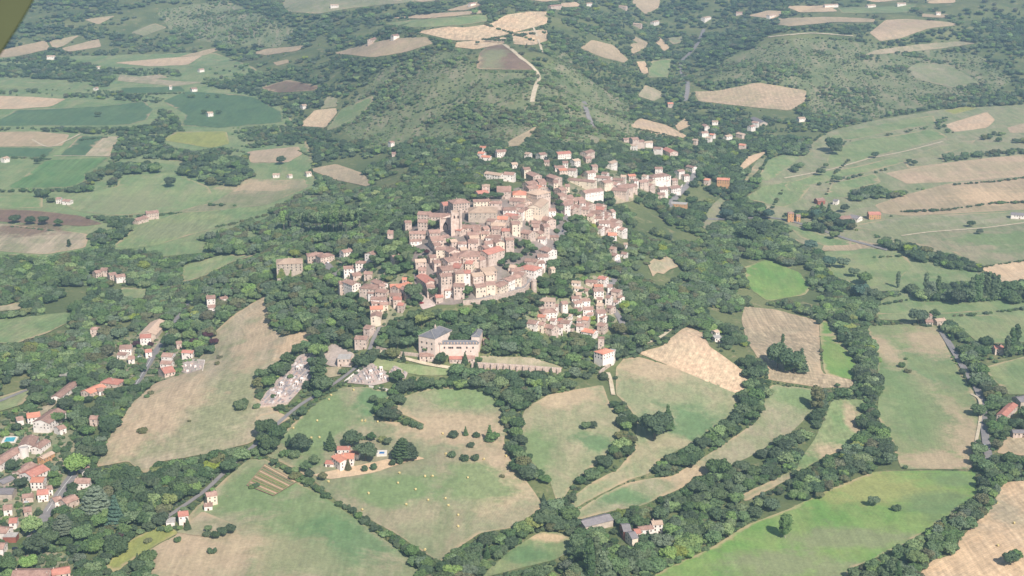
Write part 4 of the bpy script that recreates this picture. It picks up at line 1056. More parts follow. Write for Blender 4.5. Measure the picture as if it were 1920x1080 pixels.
# church with bell tower
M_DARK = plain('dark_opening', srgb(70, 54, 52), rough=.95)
def thing(name, label, cat, P, rz=0, group=None):
    return tag(obj(name, None, loc=P, rz=rz), label, cat, group)
A, B, g = solve_ridge(848, 398, 862, 397, 25, 0); c = (A+B)/2
t = thing('church_tower', 'tall pale stone bell tower rising over the old town roofs', 'tower', (c[0], c[1], g), .08)
b = MB(); b.box(-5.2, 5.2, -5.2, 5.2, -3, 25); b.box(-5.6, 5.6, -5.6, 5.6, 24.2, 25.6); b.box(-5.5, 5.5, -5.5, 5.5, 14, 14.6)
for sx in (-1, 1): b.box(sx*5.0-.9, sx*5.0+.9, -6.6, -4.8, -3, 20)
obj('shaft', b.mesh('shaft', [WALL['p'][1]]), t)
for x in (-2, 2):
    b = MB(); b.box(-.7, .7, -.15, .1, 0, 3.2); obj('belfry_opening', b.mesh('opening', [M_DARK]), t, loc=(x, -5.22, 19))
b = MB(); b.cyl(4.6, -5.2, 0, 28.6, 1.7, 1.7, 10); b.cyl(4.6, -5.2, 28.6, 30.4, 1.9, .1, 10); obj('stair_turret', b.mesh('stair_turret', [WALL['p'][1]]), t)
b = MB(); b.box(-4.4, 4.4, -4.4, 4.4, 25.6, 26); obj('roof_platform', b.mesh('roof_platform', [ROOF['t'][1]]), t)
HOUSES.append((c[0], c[1], 9, 855, 420, 12, 26, 1700, 0, 12, 12))
A, B, g = solve_ridge(826, 404, 844, 402, 14, 3); c = (A+B)/2
t = thing('church_nave', 'church nave with great pointed arch recess and brown roof', 'church', (c[0], c[1], g), .05)
b = MB(); b.box(-5.5, 5.5, -4, 16, -3, 14); b.poly([(-5.5, -4, 14), (5.5, -4, 14), (5.5, -1, 17)][:3]); b.box(-6.3, -4.9, -5.2, -3.8, -3, 15); b.box(4.9, 6.3, -5.2, -3.8, -3, 15)
obj('wall', b.mesh('wall', [WALL['p'][1]]), t)
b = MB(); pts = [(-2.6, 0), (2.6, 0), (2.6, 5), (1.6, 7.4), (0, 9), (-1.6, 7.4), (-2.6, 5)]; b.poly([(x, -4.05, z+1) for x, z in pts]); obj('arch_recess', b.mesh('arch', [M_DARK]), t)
b = MB(); pts = [(-1.7, 0), (1.7, 0), (1.7, 4.4), (0, 6.6), (-1.7, 4.4)]; b.poly([(x, -4.12, z+1) for x, z in pts]); obj('church_window', b.mesh('glazing', [M_STONE]), t)
b = MB(); b.poly([(-6, -4.6, 14), (6, -4.6, 14), (6, 6, 17.2), (-6, 6, 17.2)]); b.poly([(-6, 6, 17.2), (6, 6, 17.2), (6, 16.6, 14), (-6, 16.6, 14)]); obj('roof', b.mesh('roof', [ROOF['b'][1]]), t)
HOUSES.append((c[0], c[1]+6, 11, 835, 415, 12, 16, 1700, 0, 12, 20))

# convent
def slate_block(x1, y1, x2, y2, W, H, label, nm, pitch=.55, wall='q'):
    A, B, g = solve_ridge(x1, y1, x2, y2, H, pitch*W/2); c = (A+B)/2; ang = math.atan2(B[1]-A[1], B[0]-A[0]); L = math.hypot(B[0]-A[0], B[1]-A[1])+W*.6
    t = thing(nm, label, 'convent', (c[0], c[1], g), ang); b = MB(); b.box(-L/2, L/2, -W/2, W/2, -5, H); obj('wall', b.mesh('wall', [WALL[wall][1]]), t)
    r = MB(); o = .4; hx = L/2-W/2*.8; z0 = H+.003; z1 = H+pitch*W/2
    e = [(-L/2-o, -W/2-o, z0), (L/2+o, -W/2-o, z0), (L/2+o, W/2+o, z0), (-L/2-o, W/2+o, z0)]; a_, b_ = (-hx, 0, z1), (hx, 0, z1)
    r.poly([e[0], e[1], b_, a_]); r.poly([e[1], e[2], b_]); r.poly([e[2], e[3], a_, b_]); r.poly([e[3], e[0], a_]); r.poly(e[::-1])
    ro = obj('roof', r.mesh('roof', [ROOF['k'][1]]), t)
    q = MB()
    for p1, p2 in ((e[0], a_), (e[1], b_), (e[2], b_), (e[3], a_), (a_, b_)): q.tube((p1[0], p1[1], p1[2]+.1), (p2[0], p2[1], p2[2]+.1), .22, .22, 5)
    obj('ridge_cap', q.mesh('ridge_cap', [M_CONC]), ro)
    HOUSES.append((c[0], c[1], math.hypot(L, W)/2, (x1+x2)/2, (y1+y2)/2+12, L*1.0, H*1.1, 1380, ang, L, W)); return t, L, W, H
t1, L1, W1, H1 = slate_block(806, 620, 826, 610, 19, 15, 'convent wing with crossed slate hips and tall stone walls', 'convent_wing')
for s in (-.3, .0, .3):
    for z in (3, 8.3): obj('window', WIN[2], t1, loc=(-L1/2, s*W1, z), rz=PI/2)
for k in range(3): obj('window', WIN[2], t1, loc=((k-1)*L1*.28, -W1/2, 7.5), rz=PI)
b = MB(); zc_ = H1+.55*W1/2-.2
b.poly([(-W1*.55, -W1/2-.5, H1+.2), (0, -W1/2-.5, H1+W1*.26), (0, 0, zc_)]); b.poly([(0, -W1/2-.5, H1+W1*.26), (W1*.55, -W1/2-.5, H1+.2), (0, 0, zc_)]); b.poly([(-W1*.55, -W1/2-.5, H1+.2), (W1*.55, -W1/2-.5, H1+.2), (0, -W1/2-.5, H1+W1*.26)])
obj('cross_roof', b.mesh('cross_roof', [ROOF['k'][1]]), t1)
b = MB(); b.box(-.8, .8, -.8, .8, 13, 22); b.cyl(0, 0, 22, 24.5, 1.2, .05, 4); obj('bell_cote', b.mesh('bell_cote', [M_STONE]), t1, loc=(0, 0, 0))
t2, L2, W2_, H2 = slate_block(830, 638, 892, 638, 9, 10.5, 'long pale pink convent range with slate roof and arched windows', 'convent_range', wall='q')
for x in (-.38, -.26, -.215, -.17, -.05, -.005, .04, .2, .36): obj('window', WIN[2], t2, loc=(x*L2, -W2_/2, 6.0), rz=PI)
for x in (.17, .3): obj('window', WIN[1], t2, loc=(x*L2, -W2_/2, 2.6), rz=PI)
for k in range(12):
    b = MB(); b.box(-.5, .5, -.5, .9, 0, 1.1); b.poly([(-.6, -.62, 1.1), (.6, -.62, 1.1), (.6, 1.4, 1.5), (-.6, 1.4, 1.5)]); obj('dormer', b.mesh('dormer', [ROOF['t'][1]]), t2, loc=((k/11-.5)*L2*.9, -W2_/2+.3, H2+.05))
t3, *_ = slate_block(892, 626, 897, 616, 8, 10.5, 'short convent cross range with slate roof at its garden end', 'convent_cross_range', wall='q')
R, *_ = hs(787, 664, 813, 664, 6, 5, 's', 'p', 'b', name='lean_to', cat='lean-to', label='open brown-tiled lean-to at the foot of the convent wing', chim=False)
R, *_ = hs(843, 670, 871, 670, 5, 4, 's', 'p', 'r', name='lean_to', cat='lean-to', label='red-tiled arcade lean-to under the long convent range', chim=False)
R, *_ = hs(872, 669, 890, 669, 5, 4, 's', 'p', 'b', name='lean_to', cat='lean-to', label='brown-tiled lean-to under the garden end of the convent range', chim=False)
hs(906, 635, 917, 635, 6, 3, 'g', 'w', 'b', name='garden_pavilion', cat='pavilion', label='tiny white garden pavilion with brown roof beside the convent', chim=False)

# walls following the slopes
def wall_run(nm, cat, label, pts, h, w=.6, mat=M_STONE, butt=0, step=6, down=1.5):
    P = np.array(densify(parse(pts), step, False)); G = hit(P[:, 0], P[:, 1]); t = thing(nm, label, cat, tuple(G[0])); o = G[0]; b = MB()
    for i in range(len(G)-1):
        a = G[i]-o; c = G[i+1]-o; d = c-a; L = math.hypot(d[0], d[1])
        if L < .3: continue
        n = np.array([-d[1], d[0]])/L*w/2
        q = [(a[0]+n[0], a[1]+n[1]), (a[0]-n[0], a[1]-n[1]), (c[0]-n[0], c[1]-n[1]), (c[0]+n[0], c[1]+n[1])]; zz = (a[2], a[2], c[2], c[2])
        lo = [(x, y, z-down) for (x, y), z in zip(q, zz)]; up = [(x, y, z+h) for (x, y), z in zip(q, zz)]
        b.poly(up)
        for k in range(4): m = (k+1) % 4; b.poly([lo[k], lo[m], up[m], up[k]])
    obj('masonry', b.mesh('masonry', [mat]), t)
    if butt:
        for i in range(0, len(G), butt):
            k = MB(); a = G[i]-o; k.box(-.9, .9, -3.0, .2, -2, h*.92); k.poly([(-.9, -3.0, h*.6), (.9, -3.0, h*.6), (.9, 0, h), (-.9, 0, h)]); obj('buttress', k.mesh('buttress', [mat]), t, loc=(a[0], a[1], a[2]-.1))
    return t
wall_run('terrace_wall', 'wall', 'long pink terrace wall with regular buttresses beside the convent', '886,688 940,691 1000,695 1052,699', 5.0, 1.2, butt=2, step=6)
wall_run('garden_wall', 'wall', 'low rubble wall along the path from the lane to the convent', '706,655 740,664 780,668 788,670', 3.2, 1.0)
wall_run('cemetery_wall', 'wall', 'white cemetery wall along the lane', '646,718 668,700 690,684 705,668', 2.2, .5, WALL['w'][1])
wall_run('cemetery_wall', 'wall', 'stone wall closing the foot of the long cemetery', '480,766 510,763 541,758', 2.2, .5)
wall_run('cemetery_wall', 'wall', 'white wall below the triangular cemetery', '692,726 712,730 733,734', 2.0, .5, WALL['w'][1])
wall_run('rampart_wall', 'wall', 'stone rampart wall under the cream terrace street', '868,572 900,570 940,560 985,548 1000,530', 5, 1.2)
wall_run('rampart_wall', 'wall', 'stone rampart wall under the lone cream house', '1004,528 1020,510 1028,502', 5, 1.2)
wall_run('ramp_wall', 'wall', 'pink sloping ramp wall below the tall white chapel house', '1124,702 1134,693 1143,687', 3, 1.5)
wall_run('garden_wall', 'wall', 'white wall of the walled plot beside the straw hillside', '350,676 384,678 380,697', 2, .5, WALL['w'][1])
wall_run('garden_wall', 'wall', 'pale curved garden wall below the rampart trees', '975,588 985,586 995,580', 2.5, .6)
wall_run('roadside_wall', 'wall', 'bright white roadside wall by the valley road car park', '1263,365 1272,357 1280,349', 3, .8, WALL['w'][1])
wall_run('garden_wall', 'wall', 'stone wall between the long white terrace and its field', '1128,370 1150,366 1178,361', 2.5, .6)
P = hit1(1001, 545); t = thing('rampart_turret', 'round stone turret on the rampart below the street', 'turret', tuple(P)); b = MB(); b.cyl(0, 0, -3, 11, 3.2, 2.8, 14); obj('shaft', b.mesh('shaft', [M_STONE]), t); b = MB(); b.cyl(0, 0, 11, 11.8, 3.1, 3.1, 14); obj('parapet', b.mesh('parapet', [M_STONE]), t)
# solar panels on the hall
for o in list(COL.objects):
    if o.name.startswith('town_hall'):
        M_SOL = plain('solar_glass', srgb(60, 84, 140), srgb(76, 100, 156), .8, .25)
        for ch in o.children:
            if ch.name.startswith('roof'):
                b = MB()
                for k in range(8): b.poly([(-9+k*1.9, -10, 11.75), (-9+k*1.9+1.7, -10, 11.75), (-9+k*1.9+1.7, -6, 13.2), (-9+k*1.9, -6, 13.2)])
                obj('solar_panel', b.mesh('solar_panel', [M_SOL]), ch)
# cylindrical tank
P = hit1(46, 858); t = thing('water_tank', 'white cylindrical tank standing beside the long curved hall', 'tank', tuple(P))
b = MB(); b.cyl(0, 0, -2, 10.5, 4.1, 4.1, 28, cap=False); o = obj('shell', b.mesh('shell', [WALL['w'][1]], True), t)
b = MB(); b.cyl(0, 0, 9.7, 9.9, 4.0, 3.9, 28); obj('lid', b.mesh('lid', [ROOF['f'][1]]), t)
b = MB()
for k in range(28):
    a0, a1 = 2*PI*k/28, 2*PI*(k+1)/28; b.poly([(4.3*math.cos(a0), 4.3*math.sin(a0), 10.6), (4.3*math.cos(a1), 4.3*math.sin(a1), 10.6), (3.9*math.cos(a1), 3.9*math.sin(a1), 10.6), (3.9*math.cos(a0), 3.9*math.sin(a0), 10.6)])
    b.poly([(4.3*math.cos(a0), 4.3*math.sin(a0), 10.2), (4.3*math.cos(a1), 4.3*math.sin(a1), 10.2), (4.3*math.cos(a1), 4.3*math.sin(a1), 10.6), (4.3*math.cos(a0), 4.3*math.sin(a0), 10.6)])
obj('rim', b.mesh('rim', [WALL['w'][1]]), t)
HOUSES.append((P[0], P[1], 5, 46, 845, 10, 14, 1200, 0, 8, 8))
# concrete bridge
P = hit1(132, 712); t = thing('road_bridge', 'grey concrete bridge deck with two piers over the valley road', 'bridge', tuple(P), .02)
b = MB(); b.box(-10, 10, -3.6, 3.6, 5.2, 6.2); b.box(-10, 10, -3.8, -3.5, 5.6, 7.1); b.box(-10, 10, 3.5, 3.8, 5.6, 7.1); obj('deck', b.mesh('deck', [M_CONC]), t)
for x in (-6.5, -.5, 6): b = MB(); b.box(-.5, .5, -3.2, 3.2, -1.5, 5.2); obj('pier', b.mesh('pier', [M_CONC]), t, loc=(x, 0, 0))
HOUSES.append((P[0], P[1], 9, 132, 706, 22, 9, 1450, 0, 20, 7))
# pools
M_WATER = plain('pool_water', srgb(70, 160, 176), srgb(96, 184, 196), .5, .1); M_DECK = plain('pool_deck_stone', srgb(232, 224, 212), srgb(214, 204, 190), .5, .9)
M_PBLUE = plain('pool_water_blue', srgb(60, 110, 168), srgb(84, 134, 184), .5, .1)
def pool(x, y, L, W, dl, dw, rz, mw, label):
    P = hit1(x, y); t = thing('swimming_pool', label, 'pool', tuple(P+np.array([0, 0, .9])), rz); b = MB()
    for q in ((-dl/2, dl/2, -dw/2, -W/2), (-dl/2, dl/2, W/2, dw/2), (-dl/2, -L/2, -W/2, W/2), (L/2, dl/2, -W/2, W/2)): b.box(q[0], q[1], q[2], q[3], -2.5, .35)
    obj('deck', b.mesh('deck', [M_DECK]), t); b = MB(); b.poly([(-L/2, -W/2, .1), (L/2, -W/2, .1), (L/2, W/2, .1), (-L/2, W/2, .1)]); obj('water', b.mesh('water', [mw]), t)
    HOUSES.append((P[0], P[1], dl/2, x, y, dl, dw*.5, 1200, rz, dl, dw))
pool(19, 826, 9, 11, 13, 15, .1, M_WATER, 'turquoise swimming pool with pale deck in the hamlet')
pool(716, 851, 4.5, 5, 9, 11, .05, M_PBLUE, 'small blue pool on a white terrace by the white farmhouse')
# hay bales
M_HAY = plain('hay', srgb(214, 196, 140), srgb(192, 172, 118), 2.0, .95, jitter=.08)
bm = bmesh.new(); bmesh.ops.create_cone(bm, cap_ends=True, segments=16, radius1=.95, radius2=.95, depth=1.5, matrix=Matrix.Rotation(PI/2, 4, 'X') @ Matrix.Identity(4))
bmesh.ops.bevel(bm, geom=[e for e in bm.edges if len(e.link_faces) == 2 and e.calc_face_angle(0) > 1], offset=.12, segments=1, affect='EDGES')
hay = bpy.data.meshes.new('hay_bale'); bm.to_mesh(hay); bm.free(); hay.materials.append(M_HAY)
for i, s in enumerate("554,789 595,791 679,791 685,791 708,793 732,790 550,805 584,823 599,822 617,751 696,750 830,815 616,905 749,889 746,908 797,895 811,895 877,898 779,920 803,940 762,948 691,927 679,958 841,950 835,937 859,968 859,989 836,853 907,863 949,857 797,1033 1869,945 1901,983 1871,1025 663,733 621,743".split()):
    x, y = [float(v) for v in s.split(',')]; P = hit1(x, y); o = obj('hay_bale', hay, loc=(P[0], P[1], P[2]+1.35), rz=rnd.uniform(0, PI))
    tag(o, cat='hay bale', group='round hay bales left on the mown fields'); want_label(o, x, y, 'cream round hay bale')
# graves
gm = {}
for k, (n, c) in {'g': ('grey', srgb(172, 164, 164)), 'w': ('white', srgb(226, 218, 214)), 'p': ('pinkish', srgb(206, 182, 172))}.items():
    m = plain('grave_'+n, c, tuple(v*.8 for v in c[:3])+(1,), 1.2, .7, jitter=.12); b = MB(); b.box(-.85, .85, -1.35, 1.35, -.6, .5); b.box(-.7, .7, 1.1, 1.35, .4, 1.15 if k != 'w' else 1.4)
    gm[k] = (n, b.mesh('grave', [m]))
b = MB(); b.box(-1.4, 1.4, -1.6, 1.6, -.8, 3.0); b.poly([(-1.6, -1.8, 3.0), (1.6, -1.8, 3.0), (1.6, 0, 3.9), (-1.6, 0, 3.9)]); b.poly([(-1.6, 0, 3.9), (1.6, 0, 3.9), (1.6, 1.8, 3.0), (-1.6, 1.8, 3.0)]); b.box(-.5, .5, -1.66, -1.6, 0, 2.1, 1)
TOMB = b.mesh('family_tomb', [WALL['w'][1], M_WOOD])
def cemetery(poly, dx, dy, rz, n_max, phrase, keep):
    P = np.array(poly, float); W3 = hit(P[:, 0], P[:, 1])[:, :2]; c0 = W3.mean(0); ca, sa = math.cos(rz), math.sin(rz); R2 = np.array([[ca, sa], [-sa, ca]])
    Q = (W3-c0)@R2.T; cand = []
    x = Q[:, 0].min()
    while x < Q[:, 0].max():
        y = Q[:, 1].min()
        while y < Q[:, 1].max():
            if rnd.random() < keep:
                p = R2.T@np.array([x+rnd.uniform(-.3, .3), y+rnd.uniform(-.3, .3)])+c0; ins = False
                for i in range(len(W3)):
                    a, b = W3[i], W3[(i+1) % len(W3)]
                    if (a[1] > p[1]) != (b[1] > p[1]) and p[0] < (b[0]-a[0])*(p[1]-a[1])/(b[1]-a[1])+a[0]: ins = not ins
                if ins: cand.append(p)
            y += dy
        x += dx if int((x-Q[:, 0].min())/dx) % 4 != 3 else dx*1.8
    rnd.shuffle(cand)
    for p in cand[:n_max]:
        z = float(hgt(p[0], p[1]))+1.05; r = rnd.random()
        if r < .03: o = obj('family_tomb', TOMB, loc=(p[0], p[1], z), rz=rz); lab = 'small white gabled tomb house'
        else:
            n, m = gm['w' if r < .22 else 'p' if r < .55 else 'g']; o = obj('grave', m, loc=(p[0], p[1], z), rz=rz+rnd.choice((0, PI))+rnd.uniform(-.05, .05)); lab = f'{n} stone grave'
        tag(o, f'{lab} with headstone, in {phrase}', 'grave', f'{lab}s of {phrase}')
cemetery([(484, 765), (505, 735), (545, 690), (562, 672), (586, 664), (588, 700), (552, 742), (538, 756)], 2.5, 3.3, -.35, 195, 'the long cemetery below the straw hillside', .95)
cemetery([(656, 718), (694, 686), (722, 700), (724, 714), (700, 720)], 2.7, 3.5, .35, 85, 'the triangular cemetery below the lane', .92)
cemetery([(731, 700), (741, 688), (760, 700), (756, 710)], 2.7, 3.6, .35, 18, 'the small annex cemetery under the convent path', .8)
# cars
CARC = {'white': srgb(232, 232, 232), 'dark blue': srgb(40, 48, 70), 'red': srgb(176, 40, 44), 'silver': srgb(176, 180, 186), 'black': srgb(34, 34, 38)}
CAR = {}; M_TYRE = plain('tyre_rubber', srgb(36, 36, 38), rough=.9)
wb = bmesh.new(); bmesh.ops.create_cone(wb, cap_ends=True, segments=12, radius1=.33, radius2=.33, depth=.22, matrix=Matrix.Rotation(PI/2, 4, 'X')); WH = bpy.data.meshes.new('wheel'); wb.to_mesh(WH); wb.free(); WH.materials.append(M_TYRE)
def car(x, y, rz, col):
    if col not in CAR:
        m = plain('car_paint', CARC[col], rough=.3); b = MB()
        prof = [(-2.1, .3), (-2.15, .85), (-1.9, 1.0), (-1.5, 1.42), (.5, 1.45), (1.15, 1.0), (2.0, .88), (2.15, .6), (2.1, .3)]
        for s in (-.85, .85): pts = [(px_, s, pz) for px_, pz in prof]; b.poly(pts if s < 0 else pts[::-1])
        for i in range(len(prof)): j = (i+1) % len(prof); a_, b_ = prof[i], prof[j]; b.poly([(a_[0], -.85, a_[1]), (a_[0], .85, a_[1]), (b_[0], .85, b_[1]), (b_[0], -.85, b_[1])])
        g = MB(); g.box(-1.3, .55, -.88, .88, 1.02, 1.36); g.poly([(.62, -.75, 1.42), (.62, .75, 1.42), (1.2, .75, 1.05), (1.2, -.75, 1.05)])
        CAR[col] = (b.mesh('car_body', [m]), g.mesh('car_windows', [M_GLASS]))
    P = hit1(x, y); t = thing('parked_car', None, 'car', (P[0], P[1], P[2]+1.25), rz, 'parked cars')
    obj('body', CAR[col][0], t); obj('car_windows', CAR[col][1], t)
    for wx in (-1.35, 1.35):
        for wy in (-.8, .8): obj('wheel', WH, t, loc=(wx, wy, .33))
    want_label(t, x, y, f'{col} parked car')
for s in "777,557,.2,white;781,560,.2,silver;785,563,.2,white;789,566,.2,white;791,571,.2,red;1008,519,.9,dark blue;1012,514,.9,white;1016,510,.9,black;1024,505,.9,dark blue;990,540,.5,dark blue;985,543,.5,silver;611,489,2.2,white;614,495,2.2,white;608,500,2.2,silver;1154,505,1.4,white;1152,518,1.3,dark blue;1160,490,1.7,silver;285,620,1.2,white;262,672,.6,white;305,980,.7,dark blue;309,974,.7,silver;1062,432,1.3,white;1060,440,1.3,silver;1055,436,1.3,dark blue;1262,362,.8,white;1266,358,.8,silver;1270,354,.8,dark blue;1253,368,.8,white;690,592,1.5,black;684,588,1.5,silver;28,1032,.4,dark blue;50,945,.3,white;258,690,.6,silver;262,684,.6,red;1846,838,1.5,silver;1297,178,1.7,white;1274,125,1.2,white;1000,527,.6,black".split(';'):
    a = s.split(','); car(float(a[0]), float(a[1]), float(a[2]), a[3])
for i, q_ in enumerate("342,690 348,688 354,692 360,684 366,690 372,682 376,690 352,698 362,697 345,696 358,688 369,694".split()):
    x, y = [float(v) for v in q_.split(',')]; P = hit1(x, y); b = MB(); w_, d_, h_ = rnd.uniform(1.2, 3.2), rnd.uniform(1, 2), rnd.uniform(.8, 1.7); b.box(-w_/2, w_/2, -d_/2, d_/2, -.5, h_); b.box(-w_/2+.2, w_/2-.2, -d_/2+.2, d_/2-.2, h_, h_+.4)
    tn = ('pale', 'white', 'grey')[i % 3]; o = obj('stone_pallet', b.mesh('stone_pallet', [(M_STONE, WALL['w'][1], M_CONC)[i % 3]]), loc=(P[0], P[1], P[2]+.9), rz=rnd.uniform(0, 1)); tag(o, cat='stone stack', group='stacks in the walled stone yard'); want_label(o, x, y, f'{tn} stone block stack')
# poles
def pole(x, y, h, label):
    P = hit1(x, y); t = thing('utility_pole', None, 'pole', (P[0], P[1], P[2]), rnd.uniform(0, 1), 'wooden utility poles along the lanes'); b = MB(); b.cyl(0, 0, -.5, h, .17, .12, 8); obj('shaft', b.mesh('shaft', [M_CONC]), t)
    b = MB(); b.box(-.9, .9, -.08, .08, h-.7, h-.5); obj('crossarm', b.mesh('crossarm', [M_CONC]), t); want_label(t, x, y, 'pale utility pole')
for s in "1518,432 1550,440 1595,450 1824,748 89,437 1845,424 1407,344 715,340 1010,150 56,688 170,700 1670,470 1448,408 640,632 398,905".split(): x, y = s.split(','); pole(float(x), float(y), 9, '')
# vegetable garden beds
M_SOIL = plain('garden_soil', srgb(158, 132, 106), srgb(136, 112, 90), .6, .95); M_VEG = leaf_mat('vegetable_leaves', srgb(86, 116, 58), srgb(118, 136, 80)); M_STRAW = plain('straw_mulch', srgb(206, 184, 146), srgb(180, 158, 124), .8, .95)
gp = hit([465, 497, 556, 512], [912, 873, 905, 931]); o = drape('vegetable_plot', [(462, 912), (497, 872), (558, 905), (513, 932)], M_SOIL, .7, edge_w=2, wob=0, smooth=False); tag(o, 'bare soil of the vegetable garden', kind='structure')
for k in range(11):
    f = (k+.5)/11; a = gp[0]*(1-f)+gp[1]*f; c = gp[3]*(1-f)+gp[2]*f; d = c-a; L = np.hypot(d[0], d[1]); n = max(6, int(L/1.5)); b = MB(); o0 = a.copy(); nn = np.array([-d[1], d[0]])/L
    wv = .7
    for i in range(n):
        p = a+d*(i/n); q_ = a+d*((i+1)/n); z0 = float(hgt(p[0], p[1]))+1.3; z1 = float(hgt(q_[0], q_[1]))+1.3; h = rnd.uniform(.3, .8) if k % 3 != 1 else .2
        A1 = (p[0]+nn[0]*wv-o0[0], p[1]+nn[1]*wv-o0[1], z0-o0[2]); A2 = (p[0]-nn[0]*wv-o0[0], p[1]-nn[1]*wv-o0[1], z0-o0[2]); B1 = (q_[0]+nn[0]*wv-o0[0], q_[1]+nn[1]*wv-o0[1], z1-o0[2]); B2 = (q_[0]-nn[0]*wv-o0[0], q_[1]-nn[1]*wv-o0[1], z1-o0[2])
        T1 = ((p[0]+q_[0])/2-o0[0], (p[1]+q_[1])/2-o0[1], (z0+z1)/2+h-o0[2])
        for e1, e2 in ((A1, A2), (A2, B2), (B2, B1), (B1, A1)): b.poly([e1, e2, T1])
    t = obj('vegetable_row', b.mesh('vegetable_row', [M_VEG if k % 3 != 1 else M_STRAW]), loc=tuple(o0))
    tag(t, ('leafy green' if k % 3 != 1 else 'straw-covered')+f' bed, {(ORD[k] or "first")} row from the lane side of the vegetable garden', 'vegetable bed', 'beds of the vegetable garden')
for (x, y, h, lab) in ((1512, 1040, 0, ''),): pass
# the aircraft's own wing tip that reaches into the upper corner of the photograph
M_WING = plain('painted_wing_fabric', srgb(80, 88, 62), srgb(62, 66, 48), .9, .6)
d = rays([-30, 66, 44, -10], [-30, -30, 30, 96]); b = MB(); D0 = 4.0
pts = rays([-60, 92, 58, 40, 6, -60], [-60, -60, 6, 38, 90, 190])*D0+CAM
bk = rays([-60, 88, 54, 36, 3, -60], [-60, -60, 4, 35, 87, 186])*(D0+.14)+CAM
base = pts[0].copy(); F1 = [tuple(p-base) for p in pts]; F2 = [tuple(p-base) for p in bk]
b.poly(F1[::-1]); b.poly(F2)
for i in range(6): j = (i+1) % 6; b.poly([F1[i], F1[j], F2[j], F2[i]])
t = thing('aircraft_wing', 'olive-brown trailing edge of the aeroplane wing close to the camera', 'aircraft wing', tuple(base)); obj('wing_skin', b.mesh('wing_skin', [M_WING]), t)
b = MB(); mid = [tuple((np.array(F1[i])*.5+np.array(F2[i])*.5)) for i in range(1, 6)]
for i in range(4): b.tube(mid[i], mid[i+1], .006, .006, 8)
obj('edge_strip', b.mesh('edge_strip', [plain('wing_edge_strip', srgb(84, 98, 66), rough=.6)]), t)
# ------------------------------------------------------------------ trees
def lf(n, a, b): f = lambda c: tuple((.3*c[0]+.59*c[1]+.11*c[2])*.15*k+c[i]*.84*k for i, k in ((0, 1.0), (1, 1.0), (2, 1.06)))+(1,); return leaf_mat(n, f(a), f(b))
LM = {
 'd': ('dark green', lf('leaves_dark', srgb(64, 86, 50), srgb(82, 104, 58))),
 'm': ('mid green', lf('leaves_mid', srgb(82, 108, 56), srgb(98, 120, 64))),
 'l': ('light green', lf('leaves_light', srgb(108, 136, 66), srgb(126, 148, 74))),
 'g': ('grey-green', leaf_mat('leaves_grey', srgb(112, 126, 98), srgb(94, 110, 82))),
 'b': ('blue-green', leaf_mat('leaves_blue', srgb(90, 116, 98), srgb(78, 102, 84))),
 'u': ('purple-leaved', leaf_mat('leaves_purple', srgb(84, 44, 50), srgb(66, 38, 46))),
 'y': ('yellow-green', leaf_mat('leaves_yellow', srgb(138, 148, 70), srgb(118, 134, 64))),
 'o': ('olive-brown', leaf_mat('leaves_olive', srgb(114, 112, 78), srgb(94, 100, 66))),
}
M_BARK = plain('bark', srgb(118, 104, 90), srgb(90, 80, 70), 1.5, .95); M_PALEBARK = plain('pale_bark', srgb(186, 176, 160), srgb(150, 142, 128), 1.5, .9)
ICO = None
def ico_sphere():
    bm = bmesh.new(); bmesh.ops.create_icosphere(bm, subdivisions=2, radius=1); v = np.array([x.co[:] for x in bm.verts]); f = np.array([[x.index for x in q.verts] for q in bm.faces]); bm.free(); return v, f
IV, IF = ico_sphere()
